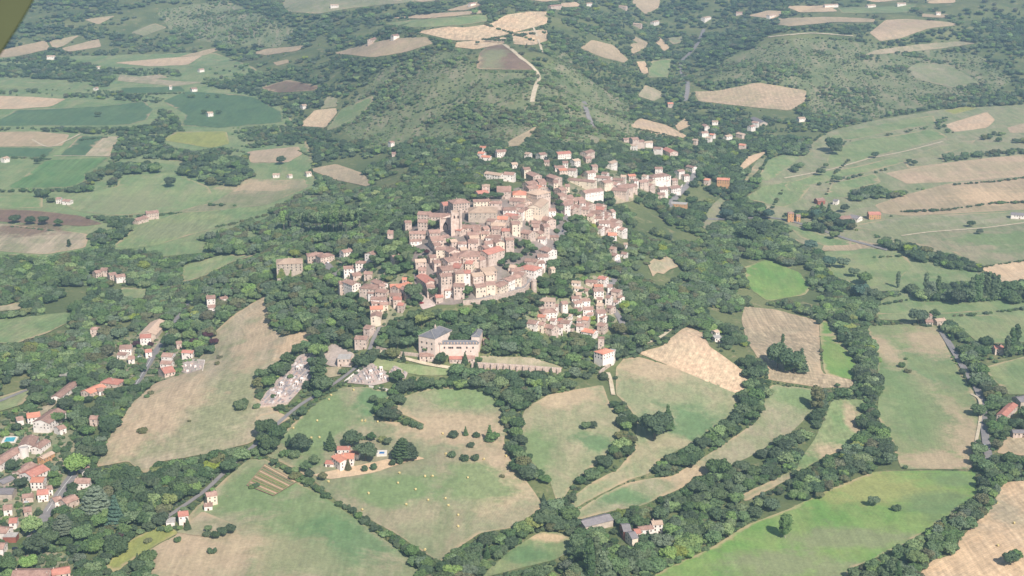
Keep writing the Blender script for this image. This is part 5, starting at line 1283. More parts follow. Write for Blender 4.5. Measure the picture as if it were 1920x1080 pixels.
def crown_mesh(kind, seed, mat, nq=1500, qs=.034):
    r = np.random.RandomState(seed); B = []
    if kind == 'round':
        for k in range(22):
            d = r.normal(size=3); d /= np.linalg.norm(d); d[2] = d[2]*.9+.12; q = r.uniform(.45, .95)**.6; s = r.uniform(.13, .21)
            B.append((d[0]*.27*q, d[1]*.27*q, .60+d[2]*.25*q, s, s*.85))
        B.append((0, 0, .58, .26, .26))
    elif kind == 'wide':
        for k in range(24):
            a = r.uniform(0, 2*PI); q = r.uniform(.2, 1)**.6; s = r.uniform(.13, .2); B.append((math.cos(a)*.40*q, math.sin(a)*.40*q, .58+r.uniform(-.16, .2)*(1.1-q*.6), s, s*.8))
        B.append((0, 0, .55, .3, .24))
    elif kind == 'tallround':
        for k in range(24):
            a = r.uniform(0, 2*PI); z = r.uniform(.25, .93); w = .19*math.sin(PI*min(1, max(0.12, (z-.16)/.84)))**.6+.02; q = r.uniform(.4, 1); s = r.uniform(.08, .14)
            B.append((math.cos(a)*w*q, math.sin(a)*w*q, z, s, s*1.1))
    elif kind == 'poplar':
        for k in range(24):
            a = r.uniform(0, 2*PI); z = .1+.85*k/23; w = .075*math.sin(PI*min(1, max(.1, (z-.02)/1.0)))**.5; B.append((math.cos(a)*w*.6, math.sin(a)*w*.6, z, .045+w*.6, .085))
    elif kind == 'fir':
        for k in range(9):
            z = .14+.8*k/8; w = .30*(1-z)+.02; n = 7 if k < 6 else 3
            for j in range(n): a = 2*PI*(j+r.rand()*.6)/n; B.append((math.cos(a)*w*.62, math.sin(a)*w*.62, z-.02+r.uniform(-.02, .02), w*.42+.015, .045))
            B.append((0, 0, z, .05+w*.3, .06))
    elif kind == 'cedar':
        for k in range(7):
            z = .30+.62*k/6; w = .48*(1-.62*(k/6)**1.4); n = 8
            for j in range(n): a = 2*PI*(j+r.rand()*.7)/n; B.append((math.cos(a)*w*.62, math.sin(a)*w*.62, z+r.uniform(-.03, .03), w*.36, .038))
            B.append((0, 0, z, w*.35, .05))
    elif kind == 'ball':
        for k in range(12):
            d = r.normal(size=3); d /= np.linalg.norm(d); B.append((d[0]*.22, d[1]*.22, .5+d[2]*.2, .26, .24))
    elif kind == 'bush':
        for k in range(14):
            a = r.uniform(0, 2*PI); q = r.uniform(.1, 1)**.6; s = r.uniform(.2, .32); B.append((math.cos(a)*.5*q, math.sin(a)*.5*q, .42+r.uniform(-.15, .25)*(1.2-q), s, s))
    elif kind == 'tuft':
        for k in range(12): a = r.uniform(0, 2*PI); q = r.rand(); s = r.uniform(.06, .1); B.append((math.cos(a)*.12*q, math.sin(a)*.12*q, .8+r.uniform(-.14, .12), s, s*1.1))
    B = np.array(B); V = []; Fc = []; n0 = 0
    for cx, cy, cz, rx, rz in B:
        nz = 1+.20*r.normal(size=len(IV)); v = IV*np.array([rx, rx, rz])*.84*nz[:, None]+[cx, cy, cz]; V.append(v); Fc += [tuple(int(i)+n0 for i in f) for f in IF]; n0 += len(v)
    area = B[:, 3]*(B[:, 3]+B[:, 4]); pk = r.choice(len(B), nq, p=area/area.sum())
    d = r.normal(size=(nq, 3)); d /= np.linalg.norm(d, axis=1)[:, None]; d[:, 2] = np.where(r.rand(nq) < .75, abs(d[:, 2]), d[:, 2])
    c = B[pk, :3]+d*np.c_[B[pk, 3], B[pk, 3], B[pk, 4]]*(.86+.22*r.rand(nq))[:, None]
    nrm = d+r.normal(size=(nq, 3))*.55; nrm /= np.linalg.norm(nrm, axis=1)[:, None]
    u = np.cross(nrm, r.normal(size=(nq, 3))); u /= np.linalg.norm(u, axis=1)[:, None]; w = np.cross(nrm, u); sz = qs*r.uniform(.6, 1.3, nq)[:, None]
    quads = np.stack([c-u*sz-w*sz*.7, c+u*sz-w*sz*.7, c+u*sz*.8+w*sz, c-u*sz*.8+w*sz], 1).reshape(-1, 3)
    V.append(quads); Fc += [(n0+4*i, n0+4*i+1, n0+4*i+2, n0+4*i+3) for i in range(nq)]
    return new_mesh('crown', np.concatenate(V), Fc, mat)
def trunk_mesh(kind, mat):
    b = MB(); r0 = {'poplar': .014, 'fir': .016, 'tuft': .010, 'tallround': .018}.get(kind, .026); top = .9 if kind in ('poplar', 'fir', 'tuft', 'cedar', 'tallround') else .55
    b.cyl(0, 0, -.06, .03, r0*1.7, r0*1.1, 8, cap=False); b.cyl(0, 0, .03, top, r0*1.1, r0*.35, 8)
    if kind in ('round', 'wide', 'tallround', 'ball'):
        for k in range(6): a = 2*PI*k/6+.3; z = .24+.05*k; q = .2 if kind != 'wide' else .3; b.tube((0, 0, z), (math.cos(a)*q, math.sin(a)*q, z+.22), r0*.5, r0*.15, 5)
    return b.mesh('trunk', [mat])
CR = {}; TR = {}
def crown(kind, colr, var):
    k = (kind, colr, var)
    if k not in CR:
        nq, qs = {'round': (1700, .032), 'wide': (1900, .034), 'tallround': (1500, .026), 'poplar': (1300, .020), 'fir': (1500, .022), 'cedar': (1900, .026), 'ball': (900, .05), 'bush': (900, .06), 'tuft': (600, .02)}[kind]
        CR[k] = crown_mesh(kind, 100+var*7+len(kind), LM[colr][1], nq, qs)
    return CR[k]
def trunk(kind):
    if kind not in TR: TR[kind] = trunk_mesh(kind, M_PALEBARK if kind in ('tuft', 'tallround') else M_BARK)
    return TR[kind]
TREES = []  # dict x,y,z,h,kind,col,var,px,py(centre),app
def add_tree(x, y, h, kind, colr, forced=False):
    z = float(hgt(x, y)); cx, cy, dz = project((x, y, z+h*.55)); TREES.append([x, y, z, h, kind, colr, rnd.randrange(3), float(cx[0]), float(cy[0]), h*F/float(dz[0]), forced])
def tree_px(cx, cy, hp, kind, colr):     # crown centre and height as measured on the photograph -> a real tree on the real ground
    by = cy+hp*.5; P = hit1(cx, by); s = scale_at(P); add_tree(P[0], P[1], max(1.0, hp/(s*math.cos(PITCH+.05))), kind, colr, True)
KD = {'r': 'round', 'w': 'wide', 't': 'tallround', 'p': 'poplar', 'f': 'fir', 'c': 'cedar', 'o': 'ball', 's': 'bush', 'k': 'tuft'}
ET = """1472,986,46,t,m 1638,938,26,w,g 1680,950,15,s,d 1537,928,16,w,o 1098,797,20,w,m 1112,797,16,w,d 1227,797,62,w,d 1251,782,48,f,m 1244,800,30,w,d
567,830,42,w,d 552,850,18,s,m 535,848,16,s,m 620,826,36,f,d 661,822,40,w,d 686,846,44,w,m 653,871,22,f,o 697,818,20,w,d 684,820,10,s,m 727,827,16,w,m 716,822,14,s,y 755,842,42,c,d 768,846,34,c,d
684,878,13,o,d 701,875,14,o,d 736,867,13,o,d 750,864,13,o,d 741,856,11,o,m 748,850,14,o,m 574,874,26,w,m 590,862,24,w,m 580,888,22,w,d 605,892,18,w,o 553,879,12,s,l 514,866,16,w,d 508,832,40,w,d 500,800,46,w,d 520,812,38,w,d 543,826,24,f,d 495,825,30,w,m
849,812,16,s,d 873,808,18,f,m 893,814,12,s,d 918,812,32,f,m 925,818,24,w,m 882,833,12,s,d 848,850,14,s,m 872,857,14,s,d 892,856,14,s,d 942,892,8,s,o
722,776,34,w,d 738,778,28,w,d 708,768,24,w,m 760,790,14,s,m 775,794,14,s,d 789,798,12,s,m 715,755,26,w,m 700,748,20,w,m
650,948,12,s,m 662,955,13,s,d 673,964,14,s,m 686,972,12,s,d 698,982,12,s,m 712,990,13,s,d 726,1000,12,s,m 740,1008,16,s,d 752,1016,14,s,m 765,1024,13,s,d 778,1031,13,s,m 790,1038,14,s,d 802,1048,18,s,d 815,1056,20,s,m 800,1070,30,w,d
583,900,12,s,d 600,915,14,s,m 612,927,14,s,d 635,943,12,s,m 479,909,11,s,d 472,912,9,s,m
352,982,24,f,d 391,990,14,w,m 387,1000,12,s,m 404,1002,20,w,d 418,996,22,w,d 432,990,24,w,d 398,1030,14,s,d 334,1010,12,s,m 315,990,14,s,l 302,990,12,s,d 278,1012,12,s,o 278,1040,26,s,m 258,1045,18,f,d 275,1058,24,s,m
1250,600,1,s,m 145,705,44,w,m 218,957,62,f,b 182,940,60,c,g 55,1055,40,w,l 60,985,46,w,l 120,985,44,c,g 155,1000,44,w,m 24,872,30,w,d 20,905,8,s,d 40,905,28,w,d 36,884,20,w,d 145,870,50,w,l 160,848,40,w,m 105,905,28,w,m 100,892,24,w,m
108,785,32,w,m 140,780,28,w,m 32,800,22,w,d 98,754,14,w,d 84,757,8,s,o 215,1020,40,s,d 232,990,24,s,m 95,1010,40,w,d 70,1020,50,w,d 12,1058,40,w,m 90,1045,10,s,m 225,1004,14,w,u 270,640,12,w,u 256,645,14,w,u 283,646,12,w,u
365,640,16,w,u 390,630,22,w,u 402,640,16,w,u 352,643,16,w,g 395,655,22,w,m 375,658,18,w,m 316,655,14,w,m 268,690,18,w,m 315,640,30,w,d 220,685,34,w,d 434,545,12,o,u 432,560,8,f,u
600,700,60,f,d 588,680,30,w,d 604,665,24,f,d 607,720,40,w,m 745,705,30,w,d 520,690,34,w,m 540,672,30,w,m 505,715,30,w,m 560,655,26,w,m 575,648,26,w,m 490,700,28,w,m 482,760,12,s,m 511,722,8,s,d 513,742,9,s,d 545,672,8,s,l 545,705,10,s,l
827,672,30,w,d 872,672,24,f,d 900,672,8,s,m 912,655,20,w,m 920,645,26,w,m 929,650,26,w,m 918,640,22,w,u 958,658,15,w,u 911,625,14,w,d 886,614,14,w,y 870,607,18,w,l 1018,669,14,p,m 1025,674,9,o,m 990,715,10,s,u 1033,700,22,f,d
875,545,28,w,m 812,547,24,w,d 806,418,18,w,l 815,420,16,w,l 845,452,16,w,l 850,455,14,w,y 795,440,10,w,d 775,545,40,w,m 783,560,24,w,m 800,472,12,w,u 870,350,0.5,s,m 760,500,26,w,d 755,470,26,w,m 770,470,24,w,m 745,460,26,w,l 750,485,24,w,m
735,510,22,w,l 745,505,24,w,m 725,500,24,w,m 712,490,22,w,l 700,485,20,w,m 690,500,20,w,d 715,470,24,w,m 730,455,22,w,d 648,488,18,w,l 665,480,20,w,m 675,470,22,w,d 660,492,16,w,l 625,505,12,s,m 640,512,12,s,l 666,521,8,s,y 720,520,14,w,m 730,522,14,w,y
912,368,16,w,m 925,366,16,w,d 937,367,15,w,m 900,370,14,w,d 890,368,12,w,l 965,452,14,w,d 975,458,16,w,d 985,455,18,w,m 993,462,20,w,l 1000,468,16,w,m 985,472,16,w,d 945,485,18,w,d 955,478,16,w,m 940,492,16,w,d 950,500,14,w,m 972,480,16,w,m 965,485,16,w,d
988,418,10,f,d 995,420,12,f,d 1005,420,14,p,d 1002,428,8,f,d 1040,370,14,w,m 1048,380,16,w,d 1050,392,16,w,m 1030,365,12,w,m 1035,378,12,w,o 1045,412,18,w,m 1040,420,16,w,d 1050,405,14,w,l 1043,432,10,s,m
1065,425,24,w,m 1080,428,26,w,d 1095,432,22,w,m 1075,445,26,w,l 1090,450,28,w,l 1105,452,22,w,m 1060,460,22,w,d 1070,470,26,w,m 1052,470,20,w,l 1110,435,24,w,o 1118,455,26,w,g 1125,465,20,w,g 1090,475,26,w,d 1105,485,26,w,m 1120,480,24,w,d 1075,490,24,w,m 1135,475,20,w,d 1142,450,22,w,d 1130,492,20,w,m
1060,495,22,w,m 1050,510,22,w,d 1042,520,22,w,m 1030,530,24,w,m 1020,535,22,w,d 1015,525,20,w,m 1050,530,24,w,m 1035,545,24,w,d 1050,550,20,w,m 1020,548,22,w,l 1062,515,16,w,l 1085,505,18,w,l 1100,508,18,w,d 1110,500,14,w,m 1005,560,22,w,d 1012,570,18,w,m
1110,598,14,w,y 1112,606,12,w,l 1140,600,18,f,d 1145,610,16,w,m 1158,575,10,o,d 1165,580,8,w,u 1172,545,16,w,d 1180,560,20,w,m 1075,585,16,w,m 1085,588,14,w,l 1060,592,12,w,m 1070,612,16,w,d 1090,545,12,w,m 1105,548,14,w,d 1092,552,10,s,l
1000,590,14,w,l 985,580,22,w,m 970,585,24,w,m 955,580,24,w,d 940,575,22,w,d 925,580,24,w,d 905,578,24,w,m 890,585,24,w,m 870,585,24,w,l 850,590,24,w,m 835,595,26,w,l 820,588,24,w,m 805,592,26,w,y 790,600,28,w,y 775,592,24,w,m 760,610,30,w,d 775,620,28,w,d 745,640,30,w,d 765,640,30,w,m 790,640,26,w,m 800,655,20,w,m
1896,640,48,p,d 1904,636,52,p,d 1886,650,40,p,m 1735,532,38,p,g 1757,540,42,p,m 1746,545,34,t,g 1820,545,46,p,m 1828,542,50,p,m 1836,540,52,p,m 1844,538,52,p,d 1852,538,52,p,m 1860,540,50,p,d 1868,540,46,p,m 1810,550,40,w,m 1797,555,36,w,d 1785,552,30,w,g 1683,525,30,p,g
1722,592,38,w,d 1752,588,22,w,m 1848,640,30,w,d 1690,683,12,s,m 1702,694,10,s,o 1698,672,6,s,m 1467,640,26,p,m 1458,665,58,w,m 1472,672,62,w,d 1488,680,46,w,m 1501,676,46,f,m 1268,806,1,s,m 268,806,14,s,o 283,735,10,s,o 276,742,8,s,m 450,757,22,s,m 458,752,16,s,m 355,789,6,s,o 412,668,9,s,o 408,680,9,s,o 478,712,7,s,o 262,806,10,s,o 1478,690,24,w,m 1498,1,1,s,m
1530,748,46,t,o 1541,745,30,t,g 1570,722,10,w,m 1697,875,8,s,m 1828,835,16,w,d 1826,717,18,w,d 1835,712,14,s,d 1894,1045,34,w,d 1902,1040,30,w,m 1865,845,1,s,m
1105,1050,84,p,d 1116,1045,80,p,m 1130,1055,60,t,g 1062,1062,30,w,g 1090,1040,34,w,m 1210,1030,40,w,m 1240,1015,44,w,g 1175,1040,44,w,d 1160,1060,40,w,m 1215,1000,14,f,d 1170,1000,12,w,d 1190,955,18,w,d 1250,950,24,t,g 1243,958,18,f,d 1195,1005,10,s,m 1205,1003,10,s,l
1345,875,50,w,d 1318,905,42,w,d 1305,915,40,w,m 1230,880,20,w,d 1248,876,22,w,m 1265,868,26,w,d 1282,860,28,w,m 1298,845,32,w,m 1315,832,34,w,d 1330,822,32,w,m 1345,810,34,w,l 1362,797,34,w,m 1378,785,34,w,d 1392,770,34,w,m 1405,755,36,w,d 1418,742,34,w,m
580,1,1,s,m 320,341,24,w,d 184,214,12,w,m 82,293,10,w,m 1561,270,34,w,d 1568,280,24,w,m 1640,290,14,w,d 1670,330,1,s,m 1704,302,10,w,d 1714,305,12,w,d 1572,335,14,w,m 1538,322,16,w,m 1548,310,10,w,m 1820,419,14,w,d 1837,434,12,w,g
28,410,22,w,d 58,413,20,w,d 82,413,22,w,d 110,417,16,w,d 130,457,14,t,d 527,300,18,w,d 142,382,1,s,m 70,302,12,w,d 78,298,10,w,d 388,288,1,s,m 560,265,1,s,m 355,180,8,w,m 362,180,8,w,m 390,180,8,w,m 408,180,8,w,m 383,210,10,w,d 410,210,10,w,d
1462,268,1,s,m 1480,265,1,s,m 1440,405,1,s,m 988,80,1,s,m 912,75,8,w,d 920,75,8,w,d 928,76,8,w,d 936,76,8,w,d 944,76,8,w,d 895,80,8,w,d 1553,395,24,p,d 1540,390,20,p,d 1583,390,20,w,d 1530,400,24,w,b 1560,410,30,w,d 1575,420,26,w,d 1590,418,24,w,d 1562,440,20,w,l
1520,460,26,w,b 1510,470,24,w,g 1555,490,28,w,b 1580,492,26,w,g 1540,480,12,s,d 1600,510,22,w,g 1612,545,36,w,b 1630,550,34,w,g 1620,520,30,w,m 1400,440,40,w,d 1420,430,40,w,d 1385,410,30,w,m 1440,400,26,w,b 1360,400,26,w,b 1395,460,36,w,m"""
for tok in ET.split():
    a = tok.split(',')
    if float(a[2]) > 2: tree_px(float(a[0]), float(a[1]), float(a[2])*(.88 if a[3] == 'w' and float(a[2]) > 18 else 1), KD[a[3]], a[4])
HL = """5 1590,300 1565,325 1548,368
6 1690,396 1780,392 1860,380 1920,378
5 1790,345 1860,340 1925,332
7 1782,592 1850,586 1920,578
5 1600,360 1640,352
5 1640,482 1700,478
5 1700,562 1640,572
6 1470,352 1448,388
4 225,177 345,174
4 0,294 100,298
5 222,406 300,402 340,398
6 395,383 440,385
4 150,262 200,257
5 405,425 440,418 500,402
4 20,424 100,432
5 780,210 850,190 900,150
5 910,45 1000,75
5 1030,40 1020,60
6 1300,175 1285,205
4 1190,240 1240,250 1288,262
5 1840,500 1920,488
5 1745,610 1690,606 1640,608
4 560,282 600,300
6 900,74 1000,62"""
for ln in HL.split('\n'):
    sz, pts = ln.split(' ', 1); sz = float(sz)
    for x, y in densify(parse(pts), sz*.95, False, 1.0):
        if rnd.random() < .86: tree_px(x, y, sz*rnd.uniform(.5, 1.25), 'bush', rnd.choice('ddmmo')); TREES[-1][10] = 'hedge'
# plantation with bare trunks
for k in range(46):
    x = 535+k*3.1+rnd.uniform(-2, 2); tree_px(x, 421-abs(k-20)*.10+rnd.uniform(-3, 3), 44, 'tuft', rnd.choice('mml'))
nf = len(TREES)
# roads: no trunk on a road or in a house
RG = np.concatenate([np.c_[g, np.full(len(g), w)] for g, w in ROADG]); HA = np.array(HOUSES)
def clear(P, h, pad=1.5):
    ok = np.ones(len(P), bool)
    for s in range(0, len(P), 4000):
        q = P[s:s+4000]; d = np.hypot(q[:, None, 0]-RG[None, :, 0], q[:, None, 1]-RG[None, :, 1])-RG[None, :, 2]/2; o = d.min(1) > 2.0
        dx = q[:, None, 0]-HA[None, :, 0]; dy = q[:, None, 1]-HA[None, :, 1]; ca = np.cos(HA[:, 8]); sa = np.sin(HA[:, 8])
        lx = np.abs(dx*ca+dy*sa)-HA[:, 9]/2; ly = np.abs(-dx*sa+dy*ca)-HA[:, 10]/2
        o &= ~((lx < pad) & (ly < pad)).any(1); ok[s:s+4000] = o
    return ok
# woods: jittered planting over every bit of ground the fields leave free
cand = []
for (d0, d1, sp) in ((900, 1900, 7.6), (1900, 2600, 8.6), (2600, 3400, 10.5), (3400, 4700, 14), (4700, 6000, 22)):
    ys = np.arange(d0, d1, sp)
    for y in ys:
        hw = .343*y*1.22+140; xs = np.arange(-hw, hw, sp); xs = xs+nr.uniform(-.42, .42, len(xs))*sp; yy = y+nr.uniform(-.42, .42, len(xs))*sp
        cand.append(np.c_[xs, yy, np.full(len(xs), sp)])
nw = len(np.concatenate(cand))
for y in np.arange(950, 1900, 4.2):
    hw = .343*y*1.15+60; xs = np.arange(-hw, hw, 4.2); xs = xs+nr.uniform(-.45, .45, len(xs))*4.2; yy = y+nr.uniform(-.45, .45, len(xs))*4.2; cand.append(np.c_[xs, yy, np.full(len(xs), 4.2)])
for (d0, d1, sp) in ((1900, 2500, 5.5), (2500, 3300, 7.0), (3300, 4300, 10.0)):
    for y in np.arange(d0, d1, sp):
        hw = .343*y*1.2+100; xs = np.arange(-hw, hw, sp); xs = xs+nr.uniform(-.45, .45, len(xs))*sp; yy = y+nr.uniform(-.45, .45, len(xs))*sp; cand.append(np.c_[xs, yy, np.full(len(xs), sp)])
cand = np.concatenate(cand); extra = np.arange(len(cand)) >= nw; zc = hgt(cand[:, 0], cand[:, 1])
bx, by, bd_ = project(np.c_[cand[:, 0], cand[:, 1], zc])
on = (bx > -180) & (bx < 2100) & (by < 1155) & (by > -75)
cand, zc, bx, by, bd_, extra = cand[on], zc[on], bx[on], by[on], bd_[on], extra[on]
dn = fbm(cand[:, 0], cand[:, 1], 60, 21, 3); dn2 = fbm(cand[:, 0], cand[:, 1], 320, 31, 3); dn3 = fbm(cand[:, 0], cand[:, 1], 34, 41, 2)
ht = (5.5+9.0*nr.rand(len(cand))**1.3+5*(dn-.5)*2)*np.where(cand[:, 2] > 9, .92, 1.0)*np.where(cand[:, 2] > 13, 1.15, 1)
m0 = mval(bx, by)
edge_ = np.zeros(len(cand), bool)
for ox_, oy_ in ((-9, 0), (9, 0), (0, -6), (0, 9), (6, 5), (-6, 5)): edge_ |= (mval(bx+ox_, by+oy_) == 1)
scr = cand[:, 2] == 4.2
ok = ((m0 == 0) & ~extra) | (scr & (m0 == 0) & edge_ & (dn3 > .36)) | (extra & ~scr & (m0 == 2) & (nr.rand(len(cand)) < np.clip((dn3-.28)*3, .1, .8))) | (~extra & ((m0 == 2) & (nr.rand(len(cand)) < np.clip((dn-.36)*4, .12, .95))) | ((m0 == 3) & (nr.rand(len(cand)) < .06)) | ((m0 == 4) & (nr.rand(len(cand)) < .42)))
ht = np.where(cand[:, 1] > 2600, ht*.86, ht); ht = np.where(m0 == 2, 2.0+3.0*nr.rand(len(cand))+np.clip((dn-.5)*22, 0, 5), ht); ht = np.where(m0 == 4, 3+4.5*nr.rand(len(cand)), ht); ht = np.where(extra, 1.2+2.2*nr.rand(len(cand))+scr*1.4*nr.rand(len(cand)), ht); ht = np.where(m0 == 3, 3+2.5*nr.rand(len(cand)), ht)
ok &= ~((m0 == 0) & (dn3 < .27))
BL_ = lambda v: (v == 1) | ((v == 3) & (m0 != 3))
for f in (1.0, .62, .36):
    tx, ty, _ = project(np.c_[cand[:, 0], cand[:, 1], zc+ht*.78*f]); bad = BL_(mval(tx, ty)) & (m0 != 2); tx2, ty2, _ = project(np.c_[cand[:, 0], cand[:, 1], zc+ht*.55*f]); bad |= BL_(mval(tx2, ty2)) & (m0 != 2)
    if f < 1: ht = np.where(sel & ~bad, ht*f, ht); still = still & bad
    else: still = bad.copy()
    sel = still.copy()
ok &= ~still
open_ = np.clip((dn2-.50)*6, 0, .85)*np.clip((cand[:, 1]-2350)/300, 0, 1); ok &= ~((m0 == 0) & (nr.rand(len(cand)) < open_)); ok &= ~((m0 == 0) & (dn < .34) & (cand[:, 1] > 1500))
ok &= clear(cand[:, :2], ht)
# keep house fronts free
cdist = np.hypot(cand[:, 0], cand[:, 1])
for hx_ in HOUSES:
    x, y, R_, cx, cy, w, hh, dist = hx_[:8]
    near = (cdist < dist+10) & (np.abs(bx-cx) < w*.9+ht*F/bd_*.38) & ((by-ht*F/bd_*.75) < cy+hh*.85) & (by > cy-hh*.2) & (cdist > dist-190)
    ok &= ~near
# drop what lies far behind a crest
Hh = hit(np.clip(bx, -185, 2105), np.clip(by-6, -78, 1150)); hid = np.hypot(Hh[:, 0], Hh[:, 1])+90 < np.hypot(cand[:, 0], cand[:, 1]); ok &= ~hid
cand, zc, ht, dn, dn2, m0, bx, by, bd_ = [a[ok] for a in (cand, zc, ht, dn, dn2, m0, bx, by, bd_)]
r = nr.rand(len(cand)); r2 = r*.55+np.clip((dn2-.3)/.4, 0, 1)*.45
colr = np.where(r2 < .34, 'd', np.where(r2 < .70, 'm', np.where(r2 < .80, 'l', np.where(r2 < .86, 'g', np.where(r2 < .93, 'o', 'm')))))
colr = np.where((r < .02), 'y', colr); q_ = nr.rand(len(cand)); colr = np.where(q_ < .06, 'o', np.where(q_ < .15, 'l', np.where(q_ < .19, 'g', colr)))
colr = np.where(m0 == 2, np.where(r < .35, 'l', np.where(r < .6, 'o', 'm')), colr)
bandbig = cand[:, 2] > 9
app = ht*F/bd_
near_i = [i for i in np.argsort(-app)[:3000] if -5 < bx[i] < 1925 and by[i] < 1090]
forced = sorted(TREES, key=lambda t: -t[9]); TREES = [t for t in forced]
budget = 300
# individuals: those that show largest, measured trees and wood trees alike
pool_ = [(t[9]*1.35, 'f', k) for k, t in enumerate(TREES) if t[4] != 'bush'] + [(app[i], 'c', i) for i in near_i]
pool_.sort(key=lambda t: -t[0]); chosen = pool_[:budget]
bush_pool = [k for k, t in enumerate(TREES) if t[4] == 'bush' and t[10] != 'hedge']
ind_f = {k for _, s, k in chosen if s == 'f'} | set(bush_pool); ind_c = {k for _, s, k in chosen if s == 'c'}
SPN = {'round': 'broadleaf tree', 'wide': 'spreading broadleaf tree', 'tallround': 'slim upright tree', 'poplar': 'poplar', 'fir': 'conifer', 'cedar': 'layered cedar', 'ball': 'clipped round tree', 'bush': 'shrub', 'tuft': 'bare-trunked tree'}
NMN = {'round': 'broadleaf_tree', 'wide': 'broadleaf_tree', 'tallround': 'slim_tree', 'poplar': 'poplar_tree', 'fir': 'conifer_tree', 'cedar': 'cedar_tree', 'ball': 'clipped_tree', 'bush': 'shrub', 'tuft': 'plantation_tree'}
def make_tree(x, y, z, h, kind, c_, var, px, py):
    if kind == 'wide' : sx = h*rnd.uniform(.92, 1.08)
    elif kind == 'round': sx = h*rnd.uniform(1.0, 1.25)
    else: sx = h*rnd.uniform(.95, 1.1)
    if kind == 'bush':
        t = obj('shrub', crown(kind, c_, var), loc=(x, y, z-.05*h), rz=rnd.uniform(0, 6.28), scale=(sx*.9, sx*.9, h))
        tag(t, cat='shrub', group='shrubs along the fields')
    else:
        t = obj(NMN[kind], None, loc=(x, y, z), rz=rnd.uniform(0, 6.28), scale=(sx, sx, h))
        obj('trunk', trunk(kind), t); obj('crown', crown(kind, c_, var), t); tag(t, cat='tree', group=NMN[kind].replace('_', ' ')+'s of the hedgerows and woods')
    size = 'tall' if h > 15 else 'medium' if h > 10 else 'small'
    if kind == 'bush': size = 'low'
    want_label(t, px, py, f'{size} {LM[c_][0]} {SPN[kind]}')
for k in sorted(ind_f): t = TREES[k]; make_tree(*t[:9])
for i in sorted(ind_c):
    cx, cy, _ = project((cand[i, 0], cand[i, 1], zc[i]+ht[i]*.55))
    make_tree(cand[i, 0], cand[i, 1], zc[i]-.3, float(ht[i]), 'wide' if i % 2 else 'round', str(colr[i]), int(i % 3), float(cx[0]), float(cy[0]))
# the remaining woodland: one planted mass, instanced crowns
PX, PR, PS, PI_ = [], [], [], []
protos = []
def proto(kind, c_, var):
    k = (kind, c_, var)
    if k not in protos: protos.append(k)
    return protos.index(k)
rest = [i for i in range(len(cand)) if i not in ind_c]
kr = nr.rand(len(cand))
for i in rest:
    c_ = str(colr[i]); kind = 'wide' if kr[i] < .55 else 'round'
    if m0[i] == 0 and kr[i] > .965: kind = 'fir'; c_ = 'd'
    elif m0[i] == 0 and kr[i] > .955: kind = 'tallround'; c_ = 'g'
    if m0[i] != 0 or ht[i] < 4.5: kind = 'bush'
    big_ = 1.28 if cand[i, 2] < 9 else (1.25 if cand[i, 2] < 13 else 1.6)
    sx = ht[i]*(big_ if kind in ('wide', 'round') else 1.0)*(1.12 if kind == 'round' else 1)*(.85+.3*nr.rand())
    PX.append((cand[i, 0], cand[i, 1], zc[i]-.3-(ht[i]*.12 if kind in ('wide', 'round') else 0))); PS.append((sx, sx, ht[i]*(1.1 if kind != 'bush' else 1))); PR.append((0, 0, nr.rand()*6.28)); PI_.append(proto(kind, c_, int(i % 3)))
for k, t in enumerate(TREES):
    if k not in ind_f: PX.append((t[0], t[1], t[2])); PS.append((t[3],)*3); PR.append((0, 0, rnd.uniform(0, 6.28))); PI_.append(proto(t[4], t[5], t[6]))
me = bpy.data.meshes.new('woodland'); me.vertices.add(len(PX)); me.vertices.foreach_set('co', np.array(PX, np.float32).ravel())
for nm, ty, arr in (('rot', 'FLOAT_VECTOR', PR), ('scl', 'FLOAT_VECTOR', PS)):
    a = me.attributes.new(nm, ty, 'POINT'); a.data.foreach_set('vector', np.array(arr, np.float32).ravel())
a = me.attributes.new('pid', 'INT', 'POINT'); a.data.foreach_set('value', np.array(PI_, np.int32))
wood = obj('woodland', me); tag(wood, 'dense green woods and hedges covering the slopes and valleys', 'woodland', kind='stuff')
ng = bpy.data.node_groups.new('planting', 'GeometryNodeTree'); ng.interface.new_socket('Geometry', in_out='INPUT', socket_type='NodeSocketGeometry'); ng.interface.new_socket('Geometry', in_out='OUTPUT', socket_type='NodeSocketGeometry')
gi = ng.nodes.new('NodeGroupInput'); go = ng.nodes.new('NodeGroupOutput'); iop = ng.nodes.new('GeometryNodeInstanceOnPoints'); join = ng.nodes.new('GeometryNodeJoinGeometry'); g2i = []
for k in reversed(protos):
    po = bpy.data.objects.new('crown_source', crown(*k)); oi = ng.nodes.new('GeometryNodeObjectInfo'); oi.inputs['Object'].default_value = po; oi.inputs['As Instance'].default_value = True
    ng.links.new(oi.outputs['Geometry'], join.inputs[0])
def named(n, ty):
    x = ng.nodes.new('GeometryNodeInputNamedAttribute'); x.data_type = ty; x.inputs['Name'].default_value = n
    return [o for o in x.outputs if o.enabled and o.name == 'Attribute'][0]
iop.inputs['Pick Instance'].default_value = True
ng.links.new(gi.outputs[0], iop.inputs['Points']); ng.links.new(join.outputs[0], iop.inputs['Instance']); ng.links.new(named('pid', 'INT'), iop.inputs['Instance Index'])
e2r = ng.nodes.new('FunctionNodeEulerToRotation'); ng.links.new(named('rot', 'FLOAT_VECTOR'), e2r.inputs[0]); ng.links.new(e2r.outputs[0], iop.inputs['Rotation']); ng.links.new(named('scl', 'FLOAT_VECTOR'), iop.inputs['Scale'])
ng.links.new(iop.outputs[0], go.inputs[0]); md = wood.modifiers.new('planting', 'NODES'); md.node_group = ng
print('TREES stuff', len(PX), 'individual', len(ind_f)+len(ind_c), 'protos', len(protos), 'houses', len(HOUSES), 'windows', WINDOWCOUNT[0])
